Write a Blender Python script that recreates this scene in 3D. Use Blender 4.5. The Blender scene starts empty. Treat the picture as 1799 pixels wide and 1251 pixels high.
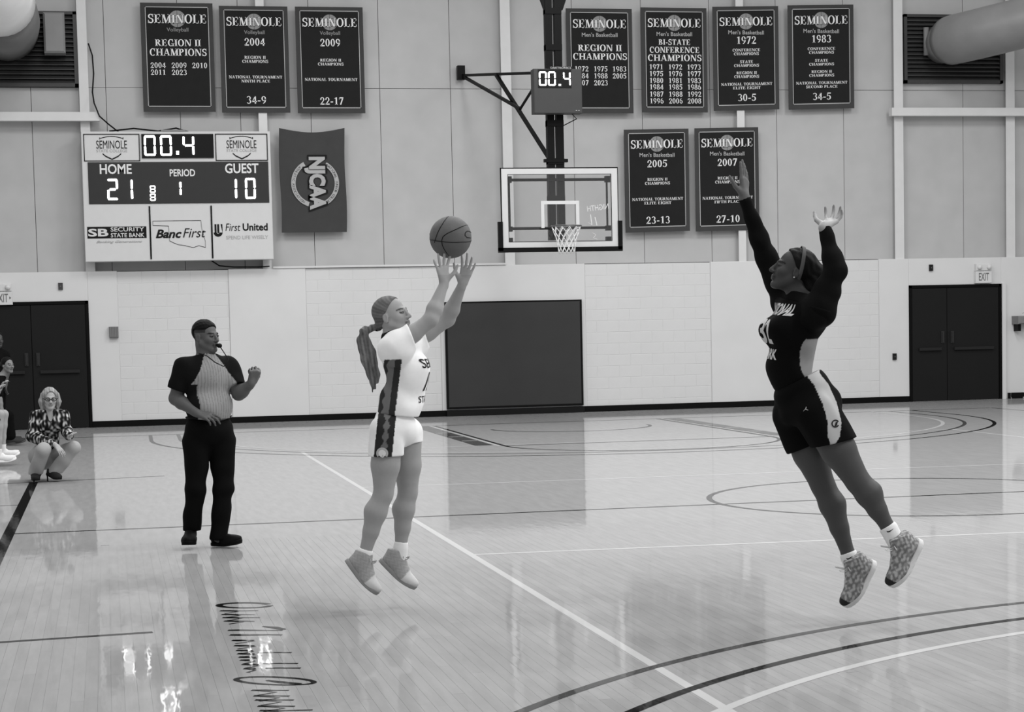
import bpy, math, random
import numpy as np
from mathutils import Vector, Matrix
from mathutils.bvhtree import BVHTree

random.seed(7)
rng = np.random.default_rng(7)
scene = bpy.context.scene
COL = scene.collection

# ------------------------------------------------------------------ camera
yaw, pitch, roll = 0.20533, -0.06856, -0.02193
fw = Vector((math.sin(yaw) * math.cos(pitch), math.cos(yaw) * math.cos(pitch), math.sin(pitch)))
rt = Vector((math.cos(yaw), -math.sin(yaw), 0))
up = rt.cross(fw)
cx_ = rt * math.cos(roll) + up * math.sin(roll)
cy_ = up * math.cos(roll) - rt * math.sin(roll)
cam_d = bpy.data.cameras.new('camera')
cam = bpy.data.objects.new('camera', cam_d)
COL.objects.link(cam)
cam.matrix_world = Matrix(((cx_.x, cy_.x, -fw.x, -6.87653), (cx_.y, cy_.y, -fw.y, -15.89937), (cx_.z, cy_.z, -fw.z, 1.58223), (0, 0, 0, 1)))
cam_d.sensor_width = 36
cam_d.lens = 36 * 3395.79 / 1799
cam_d.shift_y = (802.93 - 625.5) / 1799
cam_d.clip_end = 200
scene.camera = cam

# ------------------------------------------------------------------ world, lights, exposure
world = bpy.data.worlds.new('gym_ambient')
scene.world = world
world.use_nodes = True
world.node_tree.nodes['Background'].inputs[0].default_value = (1, 1, 1, 1)
world.node_tree.nodes['Background'].inputs[1].default_value = 0.58


def area(name, loc, rot, sx, sy, power):
    l = bpy.data.lights.new(name, 'AREA')
    l.shape = 'RECTANGLE'
    l.size, l.size_y, l.energy = sx, sy, power
    o = bpy.data.objects.new(name, l)
    o.location = loc
    o.rotation_euler = rot
    COL.objects.link(o)


for ix, pw in ((-6.5, (60, 150, 330, 310)), (0.0, (330, 340, 350, 390)), (6.5, (640, 460, 380, 270))):
    for iy, p_ in zip((-11.0, -4.0, 3.0, 10.0), pw):
        area('ceiling_lamp_light', (ix, iy, 9.3), (0, 0, 0), 1.6, 3.0, p_)
vs = scene.view_settings
vs.view_transform = 'Standard'
vs.look = 'None'
vs.exposure = 0.0
vs.gamma = 1.0
vs.use_curve_mapping = False


# ------------------------------------------------------------------ helpers
def lin(v):
    c = v / 255.0
    return c / 12.92 if c <= 0.04045 else ((c + 0.055) / 1.055) ** 2.4


MATS = {}


def mat(name, v, rough=0.6, spec=0.3, noise=0.0, nscale=8.0, bump=0.0, bscale=60.0, metal=0.0, emit=0.0, coat=0.0, rand=0.0, stretch=None):
    """grey procedural material; v is the display grey the surface has under the gym light"""
    if name in MATS:
        return MATS[name]
    m = bpy.data.materials.new(name)
    m.use_nodes = True
    nt = m.node_tree
    b = nt.nodes['Principled BSDF']
    g = lin(v)
    b.inputs['Base Color'].default_value = (g, g, g, 1)
    b.inputs['Roughness'].default_value = rough
    b.inputs['Specular IOR Level'].default_value = spec
    b.inputs['Metallic'].default_value = metal
    b.inputs['Coat Weight'].default_value = coat
    if emit:
        b.inputs['Emission Color'].default_value = (1, 1, 1, 1)
        b.inputs['Emission Strength'].default_value = emit
    if noise or bump or rand:
        tc = nt.nodes.new('ShaderNodeTexCoord')
        src = tc.outputs['Object']
        if stretch:
            mp = nt.nodes.new('ShaderNodeMapping')
            mp.inputs['Scale'].default_value = stretch
            nt.links.new(src, mp.inputs[0])
            src = mp.outputs[0]
        if noise or rand:
            n = nt.nodes.new('ShaderNodeTexNoise')
            n.inputs['Scale'].default_value = nscale
            n.inputs['Detail'].default_value = 5
            nt.links.new(src, n.inputs['Vector'])
            mr = nt.nodes.new('ShaderNodeMapRange')
            mr.inputs[1].default_value = 0.25
            mr.inputs[2].default_value = 0.75
            mr.inputs[3].default_value = g * (1 - noise)
            mr.inputs[4].default_value = g * (1 + noise)
            nt.links.new(n.outputs[0], mr.inputs[0])
            out = mr.outputs[0]
            if rand:
                oi = nt.nodes.new('ShaderNodeObjectInfo')
                m2 = nt.nodes.new('ShaderNodeMapRange')
                m2.inputs[3].default_value = 1 - rand
                m2.inputs[4].default_value = 1 + rand
                nt.links.new(oi.outputs['Random'], m2.inputs[0])
                mm = nt.nodes.new('ShaderNodeMath')
                mm.operation = 'MULTIPLY'
                nt.links.new(out, mm.inputs[0])
                nt.links.new(m2.outputs[0], mm.inputs[1])
                out = mm.outputs[0]
            cc = nt.nodes.new('ShaderNodeCombineColor')
            for i in range(3):
                nt.links.new(out, cc.inputs[i])
            nt.links.new(cc.outputs[0], b.inputs['Base Color'])
        if bump:
            n2 = nt.nodes.new('ShaderNodeTexNoise')
            n2.inputs['Scale'].default_value = bscale
            n2.inputs['Detail'].default_value = 3
            nt.links.new(src, n2.inputs['Vector'])
            bp = nt.nodes.new('ShaderNodeBump')
            bp.inputs['Strength'].default_value = bump
            bp.inputs['Distance'].default_value = 0.01
            nt.links.new(n2.outputs[0], bp.inputs['Height'])
            nt.links.new(bp.outputs[0], b.inputs['Normal'])
    MATS[name] = m
    return m


def link(o, parent=None):
    COL.objects.link(o)
    if parent is not None:
        o.parent = parent
    return o


def tag(o, label, cat, group=None):
    o['label'] = label
    o['category'] = cat
    if group:
        o['group'] = group
    return o


def thing(name, loc, label, cat, group=None, rz=0.0):
    o = bpy.data.objects.new(name, None)
    o.empty_display_size = 0.1
    o.location = loc
    o.rotation_euler = (0, 0, rz)
    COL.objects.link(o)
    return tag(o, label, cat, group)


class MB:
    """collects shapes in world (or local) coordinates and links them as ONE mesh object"""

    def __init__(self):
        self.v, self.f = [], []

    def add(self, vs_, fs):
        n = len(self.v)
        self.v += [tuple(p) for p in vs_]
        self.f += [tuple(i + n for i in f) for f in fs]
        return self

    def box(self, x0, x1, y0, y1, z0, z1):
        return self.add([(x0, y0, z0), (x1, y0, z0), (x1, y1, z0), (x0, y1, z0), (x0, y0, z1), (x1, y0, z1), (x1, y1, z1), (x0, y1, z1)],
                        [(0, 3, 2, 1), (4, 5, 6, 7), (0, 1, 5, 4), (1, 2, 6, 5), (2, 3, 7, 6), (3, 0, 4, 7)])

    def bbox(self, x0, x1, y0, y1, z0, z1, b=0.004):
        """box with its -Y face chamfered by b"""
        vs_ = [(x0, y1, z0), (x1, y1, z0), (x1, y1, z1), (x0, y1, z1),
               (x0, y0 + b, z0), (x1, y0 + b, z0), (x1, y0 + b, z1), (x0, y0 + b, z1),
               (x0 + b, y0, z0 + b), (x1 - b, y0, z0 + b), (x1 - b, y0, z1 - b), (x0 + b, y0, z1 - b)]
        fs = [(3, 2, 1, 0)]
        for a in (0, 4):
            for i in range(4):
                j = (i + 1) % 4
                fs.append((a + i, a + j, a + 4 + j, a + 4 + i))
        fs.append((8, 9, 10, 11))
        return self.add(vs_, fs)

    def bar(self, p, q, w, h=None, upv=(0, 0, 1)):
        p, q = Vector(p), Vector(q)
        h = w if h is None else h
        d = (q - p).normalized()
        u = Vector(upv)
        if abs(d.dot(u)) > 0.97:
            u = Vector((0, 1, 0))
        s = d.cross(u).normalized()
        u = s.cross(d)
        vs_ = []
        for c in (p, q):
            for a, b in ((-1, -1), (1, -1), (1, 1), (-1, 1)):
                vs_.append(c + s * a * w / 2 + u * b * h / 2)
        return self.add(vs_, [(0, 1, 2, 3), (7, 6, 5, 4), (0, 4, 5, 1), (1, 5, 6, 2), (2, 6, 7, 3), (3, 7, 4, 0)])

    def tube(self, pts, r, n=8, closed=False, cap=True):
        pts = [Vector(p) for p in pts]
        m = len(pts)
        rr = r if isinstance(r, (list, tuple)) else [r] * m
        base = len(self.v)
        prev = None
        for i, p in enumerate(pts):
            a = pts[(i - 1) % m] if (closed or i > 0) else p
            b = pts[(i + 1) % m] if (closed or i < m - 1) else p
            d = (b - a).normalized()
            if prev is None:
                u = Vector((0, 0, 1)) if abs(d.z) < 0.9 else Vector((0, 1, 0))
                s = d.cross(u).normalized()
            else:
                s = (prev - d * prev.dot(d))
                s = s.normalized() if s.length > 1e-6 else d.orthogonal().normalized()
            prev = s
            t = s.cross(d)
            for k in range(n):
                an = 2 * math.pi * k / n
                self.v.append(tuple(p + (s * math.cos(an) + t * math.sin(an)) * rr[i]))
        for i in range(m if closed else m - 1):
            j = (i + 1) % m
            for k in range(n):
                l = (k + 1) % n
                self.f.append((base + i * n + k, base + j * n + k, base + j * n + l, base + i * n + l))
        if cap and not closed:
            self.f.append(tuple(base + k for k in range(n)))
            self.f.append(tuple(base + (m - 1) * n + k for k in reversed(range(n))))
        return self

    def lathe(self, prof, c, axis=(0, 0, 1), n=24):
        ax = Vector(axis).normalized()
        s = ax.orthogonal().normalized()
        t = ax.cross(s)
        base = len(self.v)
        for r, h in prof:
            for k in range(n):
                an = 2 * math.pi * k / n
                self.v.append(tuple(Vector(c) + ax * h + (s * math.cos(an) + t * math.sin(an)) * r))
        for i in range(len(prof) - 1):
            for k in range(n):
                l = (k + 1) % n
                self.f.append((base + i * n + k, base + i * n + l, base + (i + 1) * n + l, base + (i + 1) * n + k))
        return self

    def prism(self, poly, y0, y1, fn=None):
        """polygon in (x, z) extruded from y0 (front) to y1"""
        n = len(poly)
        vs_ = [(x, y0, z) for x, z in poly] + [(x, y1, z) for x, z in poly]
        fs = [tuple(range(n)), tuple(reversed(range(n, 2 * n)))]
        for i in range(n):
            j = (i + 1) % n
            fs.append((i, n + i, n + j, j))
        if fn:
            vs_ = [fn(p) for p in vs_]
        return self.add(vs_, fs)

    def flat(self, polys, y, dy=0.002):
        """list of polygons (x, z) as thin raised print facing -Y"""
        for p in polys:
            self.prism(p, y - dy, y)
        return self

    def build(self, name, m, parent=None, smooth=False, local=False):
        me = bpy.data.meshes.new(name)
        vs_ = self.v
        if parent is not None and not local:
            L = parent.location if parent.parent is None else parent.parent.location
            vs_ = [(x - L.x, y - L.y, z - L.z) for x, y, z in vs_]
        me.from_pydata(vs_, [], self.f)
        me.update()
        me.materials.append(m)
        if smooth:
            me.polygons.foreach_set('use_smooth', [True] * len(me.polygons))
        o = bpy.data.objects.new(name, me)
        return link(o, parent)


def struct(o):
    o['kind'] = 'structure'
    return o


# ---- a bold serif alphabet drawn from stems, bowls and serifs (height 1, baseline 0)
TK, TN, SF = 0.19, 0.07, 0.06


def _stem(x, y0=0, y1=1, w=TK, s0=True, s1=True, sw=0.085):
    q = [[(x - w / 2, y0), (x + w / 2, y0), (x + w / 2, y1), (x - w / 2, y1)]]
    if s0:
        q.append([(x - w / 2 - sw, y0), (x + w / 2 + sw, y0), (x + w / 2 + sw, y0 + SF), (x - w / 2 - sw, y0 + SF)])
    if s1:
        q.append([(x - w / 2 - sw, y1 - SF), (x + w / 2 + sw, y1 - SF), (x + w / 2 + sw, y1), (x - w / 2 - sw, y1)])
    return q


def _dia(x0, y0, x1, y1, w):
    return [[(x0 - w / 2, y0), (x0 + w / 2, y0), (x1 + w / 2, y1), (x1 - w / 2, y1)] if y1 > y0 else
            [(x1 - w / 2, y1), (x1 + w / 2, y1), (x0 + w / 2, y0), (x0 - w / 2, y0)]]


def _rect(x0, y0, x1, y1):
    return [[(x0, y0), (x1, y0), (x1, y1), (x0, y1)]]


def _arc(cx, cy, rx, ry, a0, a1, tx=TK, ty=TN, n=10):
    out = []
    for i in range(n):
        q = []
        for a, k in ((a0 + (a1 - a0) * i / n, 0), (a0 + (a1 - a0) * (i + 1) / n, 0), (a0 + (a1 - a0) * (i + 1) / n, 1), (a0 + (a1 - a0) * i / n, 1)):
            r = math.radians(a)
            q.append((cx + (rx - k * tx) * math.cos(r), cy + (ry - k * ty) * math.sin(r)))
        if a1 < a0:
            q.reverse()
        out.append(q)
    return out


def _glyphs():
    G = {}
    G['A'] = (0.84, _dia(.1, 0, .4, 1, TN) + _dia(.7, 0, .42, 1, TK) + _rect(.2, .28, .6, .36) + _rect(0, 0, .24, SF) + _rect(.54, 0, .84, SF))
    G['B'] = (.72, _stem(.17) + _arc(.22, .745, .36, .255, -90, 90) + _arc(.22, .27, .44, .27, -90, 90))
    G['C'] = (.76, _arc(.4, .5, .38, .52, 45, 315, n=16) + _rect(.62, .62, .68, 1))
    G['D'] = (.82, _stem(.17) + _arc(.24, .5, .52, .5, -90, 90, n=14))
    G['E'] = (.7, _stem(.17) + _rect(.2, .93, .62, 1) + _rect(.2, .47, .48, .54) + _rect(.2, 0, .64, .07) + _rect(.57, .72, .62, 1) + _rect(.59, 0, .64, .28) + _rect(.43, .38, .48, .63))
    G['F'] = (.66, _stem(.17) + _rect(.2, .93, .62, 1) + _rect(.2, .47, .48, .54) + _rect(.57, .72, .62, 1) + _rect(.43, .38, .48, .63))
    G['G'] = (.82, _arc(.4, .5, .38, .52, 45, 330, n=16) + _rect(.62, .62, .68, 1) + _stem(.66, 0, .42, s0=False))
    G['H'] = (.88, _stem(.17) + _stem(.71) + _rect(.2, .46, .7, .54))
    G['I'] = (.36, _stem(.18))
    G['L'] = (.68, _stem(.17) + _rect(.2, 0, .62, .07) + _rect(.57, 0, .62, .3))
    G['M'] = (1.0, _stem(.13, w=TN) + _dia(.2, 1, .48, 0, TK) + _dia(.48, 0, .8, 1, TN) + _stem(.83))
    G['N'] = (.86, _stem(.13, w=TN) + _dia(.18, 1, .7, 0, TK) + _stem(.74, w=TN, s0=False))
    G['O'] = (.82, _arc(.41, .5, .4, .52, 0, 360, n=22))
    G['P'] = (.7, _stem(.17) + _arc(.22, .72, .44, .28, -90, 90))
    G['R'] = (.8, _stem(.17) + _arc(.22, .74, .42, .26, -90, 90) + _dia(.68, 0, .36, .5, TK) + _rect(.6, 0, .82, SF))
    G['S'] = (.62, _arc(.31, .75, .28, .27, 30, 270, tx=.15, ty=.1) + _arc(.31, .27, .29, .29, 90, -150, tx=.15, ty=.1) + _rect(.5, .66, .56, 1) + _rect(.03, 0, .09, .34))
    G['T'] = (.74, _stem(.37, s1=False) + _rect(.04, .93, .7, 1) + _rect(.04, .7, .1, 1) + _rect(.64, .7, .7, 1))
    G['U'] = (.86, _stem(.17, .3, 1, s0=False) + _stem(.73, .3, 1, w=TN, s0=False) + _arc(.42, .32, .345, .34, 180, 360))
    G['0'] = (.6, _arc(.3, .5, .27, .51, 0, 360, tx=.16, n=20))
    G['1'] = (.6, _stem(.32, s1=False, w=.17) + _dia(.12, .8, .3, 1, .1))
    G['2'] = (.6, _arc(.3, .7, .26, .31, 190, -20, tx=.14) + _dia(.1, .05, .48, .6, .13) + _rect(.03, 0, .58, .15))
    G['3'] = (.6, _arc(.28, .75, .25, .26, 160, -90, tx=.14) + _arc(.28, .27, .29, .28, 90, -150, tx=.15))
    G['4'] = (.6, _dia(.04, .28, .4, 1, .08) + _rect(.02, .22, .6, .34) + _stem(.41, s1=False, s0=False, w=.16))
    G['5'] = (.6, _rect(.12, .85, .56, 1) + _dia(.1, .5, .14, .9, .08) + _arc(.27, .32, .3, .33, 130, -150, tx=.16))
    G['6'] = (.6, _arc(.31, .32, .27, .33, 0, 360, tx=.15, n=18) + _arc(.46, .45, .42, .56, 100, 190, tx=.15))
    G['7'] = (.6, _rect(.03, .85, .58, 1) + _dia(.2, 0, .5, .9, .16) + _rect(.03, .7, .08, 1))
    G['8'] = (.6, _arc(.3, .75, .24, .26, 0, 360, tx=.14, n=18) + _arc(.3, .27, .28, .28, 0, 360, tx=.15, n=18))
    G['9'] = (.6, _arc(.29, .68, .27, .33, 0, 360, tx=.15, n=18) + _arc(.14, .55, .42, .56, -80, 10, tx=.15))
    G['-'] = (.42, _rect(.05, .3, .37, .43))
    G[' '] = (.32, [])
    return G


GLY = _glyphs()


def serif(text, cx, cz, h, w):
    """polygons of a line of serif capitals centred on (cx, cz), cap height h, fitted to width w"""
    tot = sum(GLY[c][0] + .06 for c in text) - .06
    kx = w / tot
    x = cx - w / 2
    out = []
    for c in text:
        gw, ps = GLY[c]
        for p in ps:
            out.append([(x + a * kx, cz - h / 2 + b * h) for a, b in p])
        x += (gw + .06) * kx
    return out


def text_mesh(s, h, w=None, bold=0.0, shear=0.0):
    """plain sans lettering from the built-in font: (verts2d, faces), origin at its centre, height h, optional width w"""
    c = bpy.data.curves.new('lettering', 'FONT')
    c.body = s
    c.align_x = 'CENTER'
    c.align_y = 'CENTER'
    c.offset = bold
    c.shear = shear
    c.resolution_u = 3
    o = bpy.data.objects.new('lettering', c)
    me = bpy.data.meshes.new_from_object(o)
    vs_ = np.array([v.co[:2] for v in me.vertices])
    fs = [tuple(p.vertices) for p in me.polygons]
    bpy.data.objects.remove(o)
    bpy.data.curves.remove(c)
    bpy.data.meshes.remove(me)
    lo, hi = vs_.min(0), vs_.max(0)
    vs_ = vs_ - (lo + hi) / 2
    k = h / (hi[1] - lo[1])
    kx = k if w is None else w / (hi[0] - lo[0])
    return vs_ * np.array([kx, k]), fs


def put_text(mb, s, cx, y, cz, h, w=None, bold=0.0, shear=0.0, rot=0.0, mirror=False):
    vs_, fs = text_mesh(s, h, w, bold, shear)
    if mirror:
        vs_ = vs_ * np.array([-1, 1])
    cr, sr = math.cos(rot), math.sin(rot)
    mb.add([(cx + a * cr - b * sr, y, cz + a * sr + b * cr) for a, b in vs_], fs)
    return mb


# ------------------------------------------------------------------ materials
FLOORV = 150


def floor_mat(name, v, planks=False, paint=False):
    m = bpy.data.materials.new(name)
    m.use_nodes = True
    nt = m.node_tree
    b = nt.nodes['Principled BSDF']
    g = lin(v)
    b.inputs['Base Color'].default_value = (g, g, g, 1)
    b.inputs['Roughness'].default_value = 0.3
    b.inputs['Specular IOR Level'].default_value = 0.0
    b.inputs['Coat Weight'].default_value = 0.62
    b.inputs['Coat Roughness'].default_value = 0.045
    b.inputs['Coat IOR'].default_value = 1.5
    tc = nt.nodes.new('ShaderNodeTexCoord')
    geo = nt.nodes.new('ShaderNodeNewGeometry')
    mp = nt.nodes.new('ShaderNodeMapping')
    mp.inputs['Scale'].default_value = (9, 1.1, 9)
    nt.links.new(geo.outputs['Position'], mp.inputs[0])
    n = nt.nodes.new('ShaderNodeTexNoise')
    n.inputs['Scale'].default_value = 2.0
    n.inputs['Detail'].default_value = 6
    nt.links.new(mp.outputs[0], n.inputs['Vector'])
    if not paint:
        mr = nt.nodes.new('ShaderNodeMapRange')
        mr.inputs[1].default_value = .3
        mr.inputs[2].default_value = .7
        mr.inputs[3].default_value = g * .93
        mr.inputs[4].default_value = g * 1.07
        nt.links.new(n.outputs[0], mr.inputs[0])
        oi = nt.nodes.new('ShaderNodeObjectInfo')
        m2 = nt.nodes.new('ShaderNodeMapRange')
        m2.inputs[3].default_value = .955 if planks else 1.0
        m2.inputs[4].default_value = 1.045 if planks else 1.0
        nt.links.new(oi.outputs['Random'], m2.inputs[0])
        mm = nt.nodes.new('ShaderNodeMath')
        mm.operation = 'MULTIPLY'
        nt.links.new(mr.outputs[0], mm.inputs[0])
        nt.links.new(m2.outputs[0], mm.inputs[1])
        cc = nt.nodes.new('ShaderNodeCombineColor')
        for i in range(3):
            nt.links.new(mm.outputs[0], cc.inputs[i])
        nt.links.new(cc.outputs[0], b.inputs['Base Color'])
    # the lacquer is very slightly uneven across the boards
    mp2 = nt.nodes.new('ShaderNodeMapping')
    mp2.inputs['Scale'].default_value = (14, 3.5, 1)
    nt.links.new(geo.outputs['Position'], mp2.inputs[0])
    n3 = nt.nodes.new('ShaderNodeTexNoise')
    n3.inputs['Scale'].default_value = 1.0
    n3.inputs['Detail'].default_value = 2
    nt.links.new(mp2.outputs[0], n3.inputs['Vector'])
    bp = nt.nodes.new('ShaderNodeBump')
    bp.inputs['Strength'].default_value = 0.12
    bp.inputs['Distance'].default_value = 0.004
    nt.links.new(n3.outputs[0], bp.inputs['Height'])
    nt.links.new(bp.outputs[0], b.inputs['Coat Normal'])
    MATS[name] = m
    return m


M_FLOOR = floor_mat('maple_floor', FLOORV)
M_PLANK = floor_mat('maple_board', FLOORV, planks=True)
M_BLACKP = floor_mat('black_court_paint', 22, paint=True)
M_GREYP = floor_mat('grey_court_paint', 70, paint=True)
M_WHITEP = floor_mat('white_court_paint', 186, paint=True)
M_WALLP = mat('painted_block', 205, .55, .25, noise=.03, nscale=3, bump=.12, bscale=90)
M_SMOOTH = mat('painted_plaster', 206, .5, .25, noise=.025, nscale=2, bump=.05, bscale=40)
M_PANEL = mat('upper_wall_panel', 176, .8, .15, noise=.05, nscale=2.5, bump=.08, bscale=120, rand=.02)
M_BACK = mat('panel_joint', 80, .9, .1, noise=.05)
M_STEEL = mat('painted_steel_frame', 205, .45, .3, noise=.03, nscale=5)
M_BASE = mat('black_rubber_base', 8, .6, .1, noise=.1)
M_DOOR = mat('dark_door_paint', 26, .5, .12, noise=.06, nscale=2)
M_FRAME = mat('black_door_frame', 7, .6, .1, noise=.05)
M_MATV = mat('vinyl_wall_mat', 52, .55, .25, noise=.05, nscale=3, bump=.1, bscale=25)
M_BLACK = mat('black_painted_metal', 7, .5, .12, noise=.08)
M_DARK = mat('dark_painted_metal', 20, .5, .12, noise=.08)
M_WHITE = mat('white_print', 218, .6, .2, noise=.02)
M_LGREY = mat('light_grey_print', 165, .6, .2, noise=.02)
M_MGREY = mat('mid_grey_print', 130, .6, .2, noise=.02)
M_INK = mat('black_print', 8, .6, .2, noise=.02)
M_LOUV = mat('dark_louvre_metal', 52, .5, .4, noise=.1)
M_DUCT = mat('galvanised_duct', 122, .45, .5, noise=.08, nscale=3)
M_DUCTL = mat('lit_duct_metal', 245, .6, .2, noise=.03, nscale=4)  # duct elbow: the light falling on it is put into this pale colour
M_BANNER = mat('banner_cloth', 38, .9, .05, noise=.06, nscale=6, bump=.1, bscale=200)
M_BANB = mat('banner_border_cloth', 66, .9, .05, noise=.06, nscale=6, bump=.1, bscale=200)
M_FLAG = mat('flag_cloth', 66, .85, .1, noise=.06, nscale=6, bump=.15, bscale=150)
M_BOARDW = mat('scoreboard_white', 200, .4, .3, noise=.02)
M_BOARDK = mat('scoreboard_face', 40, .5, .3, noise=.06)
M_LED = mat('led_segment', 250, .5, .2, emit=6.0)
M_BOXG = mat('grey_plastic', 120, .5, .3, noise=.05)
M_SIGN = mat('exit_sign_plastic', 205, .5, .3, noise=.03)

# ------------------------------------------------------------------ floor
BW = 0.0572
floor = MB().box(-16, 16, -18, 18.2, -0.3, -0.0022)
PX0, PX1, PY0, PY1 = -8.4, -0.6, -9.6, -1.2       # area built board by board
FM = MB()
for x0, x1, y0, y1 in ((-16, PX0, -18, 18.2), (PX1, 16, -18, 18.2), (PX0, PX1, -18, PY0), (PX0, PX1, PY1, 18.2)):
    floor.box(x0, x1, y0, y1, -0.0022, 0)
floor = struct(floor.build('floor', M_FLOOR))
C0 = Vector((-6.877, -15.9))
cands = []
nx = int((PX1 - PX0) / BW)
BW = (PX1 - PX0) / nx
for i in range(nx):
    y = PY0 - random.random() * 1.2
    while y < PY1:
        L = random.choice((1.1, 1.5, 1.9, 2.3))
        a, b = max(y, PY0), min(y + L, PY1)
        if b - a > 0.02:
            cands.append((i, a, b))
        y += L


def in_view(x, y):
    d = Vector((x, y)) - C0
    f = Vector((math.sin(yaw), math.cos(yaw)))
    z = d.dot(f)
    s = d.dot(Vector((f.y, -f.x)))
    return 7.8 < z and abs(s) < z * 0.275


def dist(c):
    x = PX0 + (c[0] + .5) * BW
    return (Vector((x, (c[1] + c[2]) / 2)) - C0).length + (0 if in_view(x, c[1] * .3 + c[2] * .7) or in_view(x, c[2]) else 50)


cands.sort(key=dist)
shared = {}
G2 = 0.0004
for c in cands[:300]:
    L = round(c[2] - c[1], 2)
    if L not in shared:
        mb = MB().add([(-BW / 2 + G2, -L / 2 + G2, 0.), (BW / 2 - G2, -L / 2 + G2, 0.), (BW / 2 - G2, L / 2 - G2, 0.), (-BW / 2 + G2, L / 2 - G2, 0.),
                       (-BW / 2 + G2, -L / 2 + G2, -.002), (BW / 2 - G2, -L / 2 + G2, -.002), (BW / 2 - G2, L / 2 - G2, -.002), (-BW / 2 + G2, L / 2 - G2, -.002)],
                      [(0, 1, 2, 3), (7, 6, 5, 4), (0, 4, 5, 1), (1, 5, 6, 2), (2, 6, 7, 3), (3, 7, 4, 0)])
        me = bpy.data.meshes.new('plank')
        me.from_pydata(mb.v, [], mb.f)
        me.materials.append(M_PLANK)
        shared[L] = me
    o = bpy.data.objects.new('plank', shared[L])
    o.location = (PX0 + (c[0] + .5) * BW, (c[1] + c[2]) / 2, 0)
    link(o, floor)
rest = MB()
for c in cands[300:]:
    x = PX0 + c[0] * BW
    rest.box(x + G2, x + BW - G2, c[1] + G2, c[2] - G2, -.002, 0)
o = rest.build('plank_field', M_PLANK, floor)
o['kind'] = 'stuff'

# ---- painted court lines (thin paint on the boards)
ZP = 0.0008


NSTRIP = [0]


def strip(name, pts, w, m, closed=False, z=ZP):
    NSTRIP[0] += 1
    z = z + NSTRIP[0] * 0.00003
    mb = MB()
    P = [Vector((x, y)) for x, y in pts]
    n = len(P)
    for i, p in enumerate(P):
        a = P[(i - 1) % n] if closed or i else p
        b = P[(i + 1) % n] if closed or i < n - 1 else p
        d = (b - a).normalized()
        s = Vector((-d.y, d.x)) * w / 2
        mb.v += [(p.x + s.x, p.y + s.y, z), (p.x - s.x, p.y - s.y, z)]
    for i in range(n if closed else n - 1):
        j = (i + 1) % n
        mb.f.append((2 * i, 2 * i + 1, 2 * j + 1, 2 * j))
    return mb.build(name, m, floor)


def arcp(cx, cy, r, a0, a1, n=64):
    return [(cx + r * math.cos(math.radians(a0 + (a1 - a0) * i / n)), cy + r * math.sin(math.radians(a0 + (a1 - a0) * i / n))) for i in range(n + 1)]


strip('sideline', [(-7.69, -9.5), (-7.69, 5.4)], .09, M_BLACKP)
strip('sideline', [(-7.69, 5.8), (-7.69, 14.3)], .09, M_BLACKP)
strip('sideline', [(7.69, -9.5), (7.69, 14.3)], .05, M_BLACKP)
strip('centre_line', [(-7.65, -.05), (7.65, -.1)], .05, M_BLACKP)
strip('centre_circle', arcp(.06, 0, 1.81, 0, 360, 96)[:-1], .05, M_GREYP, closed=True, z=ZP * 1.5)
strip('volleyball_sideline', [(-4.46, -9.5), (-4.46, 9)], .05, M_WHITEP, z=ZP * .6)
strip('volleyball_sideline', [(4.54, -9.5), (4.54, 9)], .05, M_WHITEP, z=ZP * .6)
strip('attack_line', [(-4.46, -2.84), (4.54, -3.3)], .05, M_WHITEP, z=ZP * .6)
strip('attack_line', [(-4.46, 3.1), (4.54, 2.8)], .05, M_WHITEP, z=ZP * .6)
strip('volleyball_end_line', [(-4.46, 9), (4.54, 9)], .05, M_WHITEP, z=ZP * .6)
strip('coaching_box_line', [(-7.60, -5.67), (-6.69, -5.59)], .05, M_BLACKP)
strip('coaching_box_line', [(-8.6, 5.3), (-6.3, 5.65)], .04, M_BLACKP)
strip('coaching_box_line', [(-8.4, 2.56), (-7.72, 2.63)], .03, M_BLACKP)
for r, m in ((6.09, M_GREYP), (5.67, M_BLACKP), (5.35, M_WHITEP)):
    strip('three_point_arc', arcp(-.55, -12.1, r, 20, 170, 80), .055, m, z=ZP * (1 if m is not M_WHITEP else .6))
for r, xs, m in ((6.28, 6.28, M_BLACKP), (5.86, 5.86, M_GREYP), (5.55, 5.55, M_WHITEP)):
    a = [(-xs + .02, 14.3), (-xs, 12.73)] + arcp(0, 12.73, r, 180, 360, 60)[1:-1] + [(xs, 12.73), (xs - .02, 14.3)]
    strip('three_point_arc', a, .055, m)
strip('baseline', [(-7.65, 14.32), (7.65, 14.32)], .06, M_BLACKP)
for sx in (-1, 1):
    strip('lane_line', [(sx * 1.83, 14.3), (sx * 1.83, 8.75)], .05, M_BLACKP)
    strip('lane_line', [(sx * 1.9, 14.3), (sx * 1.9, 8.75)], .04, M_WHITEP)
    strip('lane_border', [(sx * 2.06, 14.3), (sx * 2.06, 9.0)], .24, M_GREYP)
    for k in range(3):
        strip('lane_mark', [(sx * 1.95, 12.2 - k * 1.05), (sx * 2.16, 12.2 - k * 1.05)], .05, M_WHITEP, z=ZP * 1.4)
strip('free_throw_line', [(-1.83, 8.78), (1.83, 8.78)], .05, M_BLACKP)
strip('free_throw_circle', arcp(0, 8.78, 1.83, 180, 360, 48), .05, M_BLACKP)
strip('restricted_arc', arcp(0, 12.73, 1.22, 180, 360, 40), .05, M_BLACKP)

# ---- black script painted along the sideline; its letters stand on the line X = -6.30 and run towards -Y
lg = MB()


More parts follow.
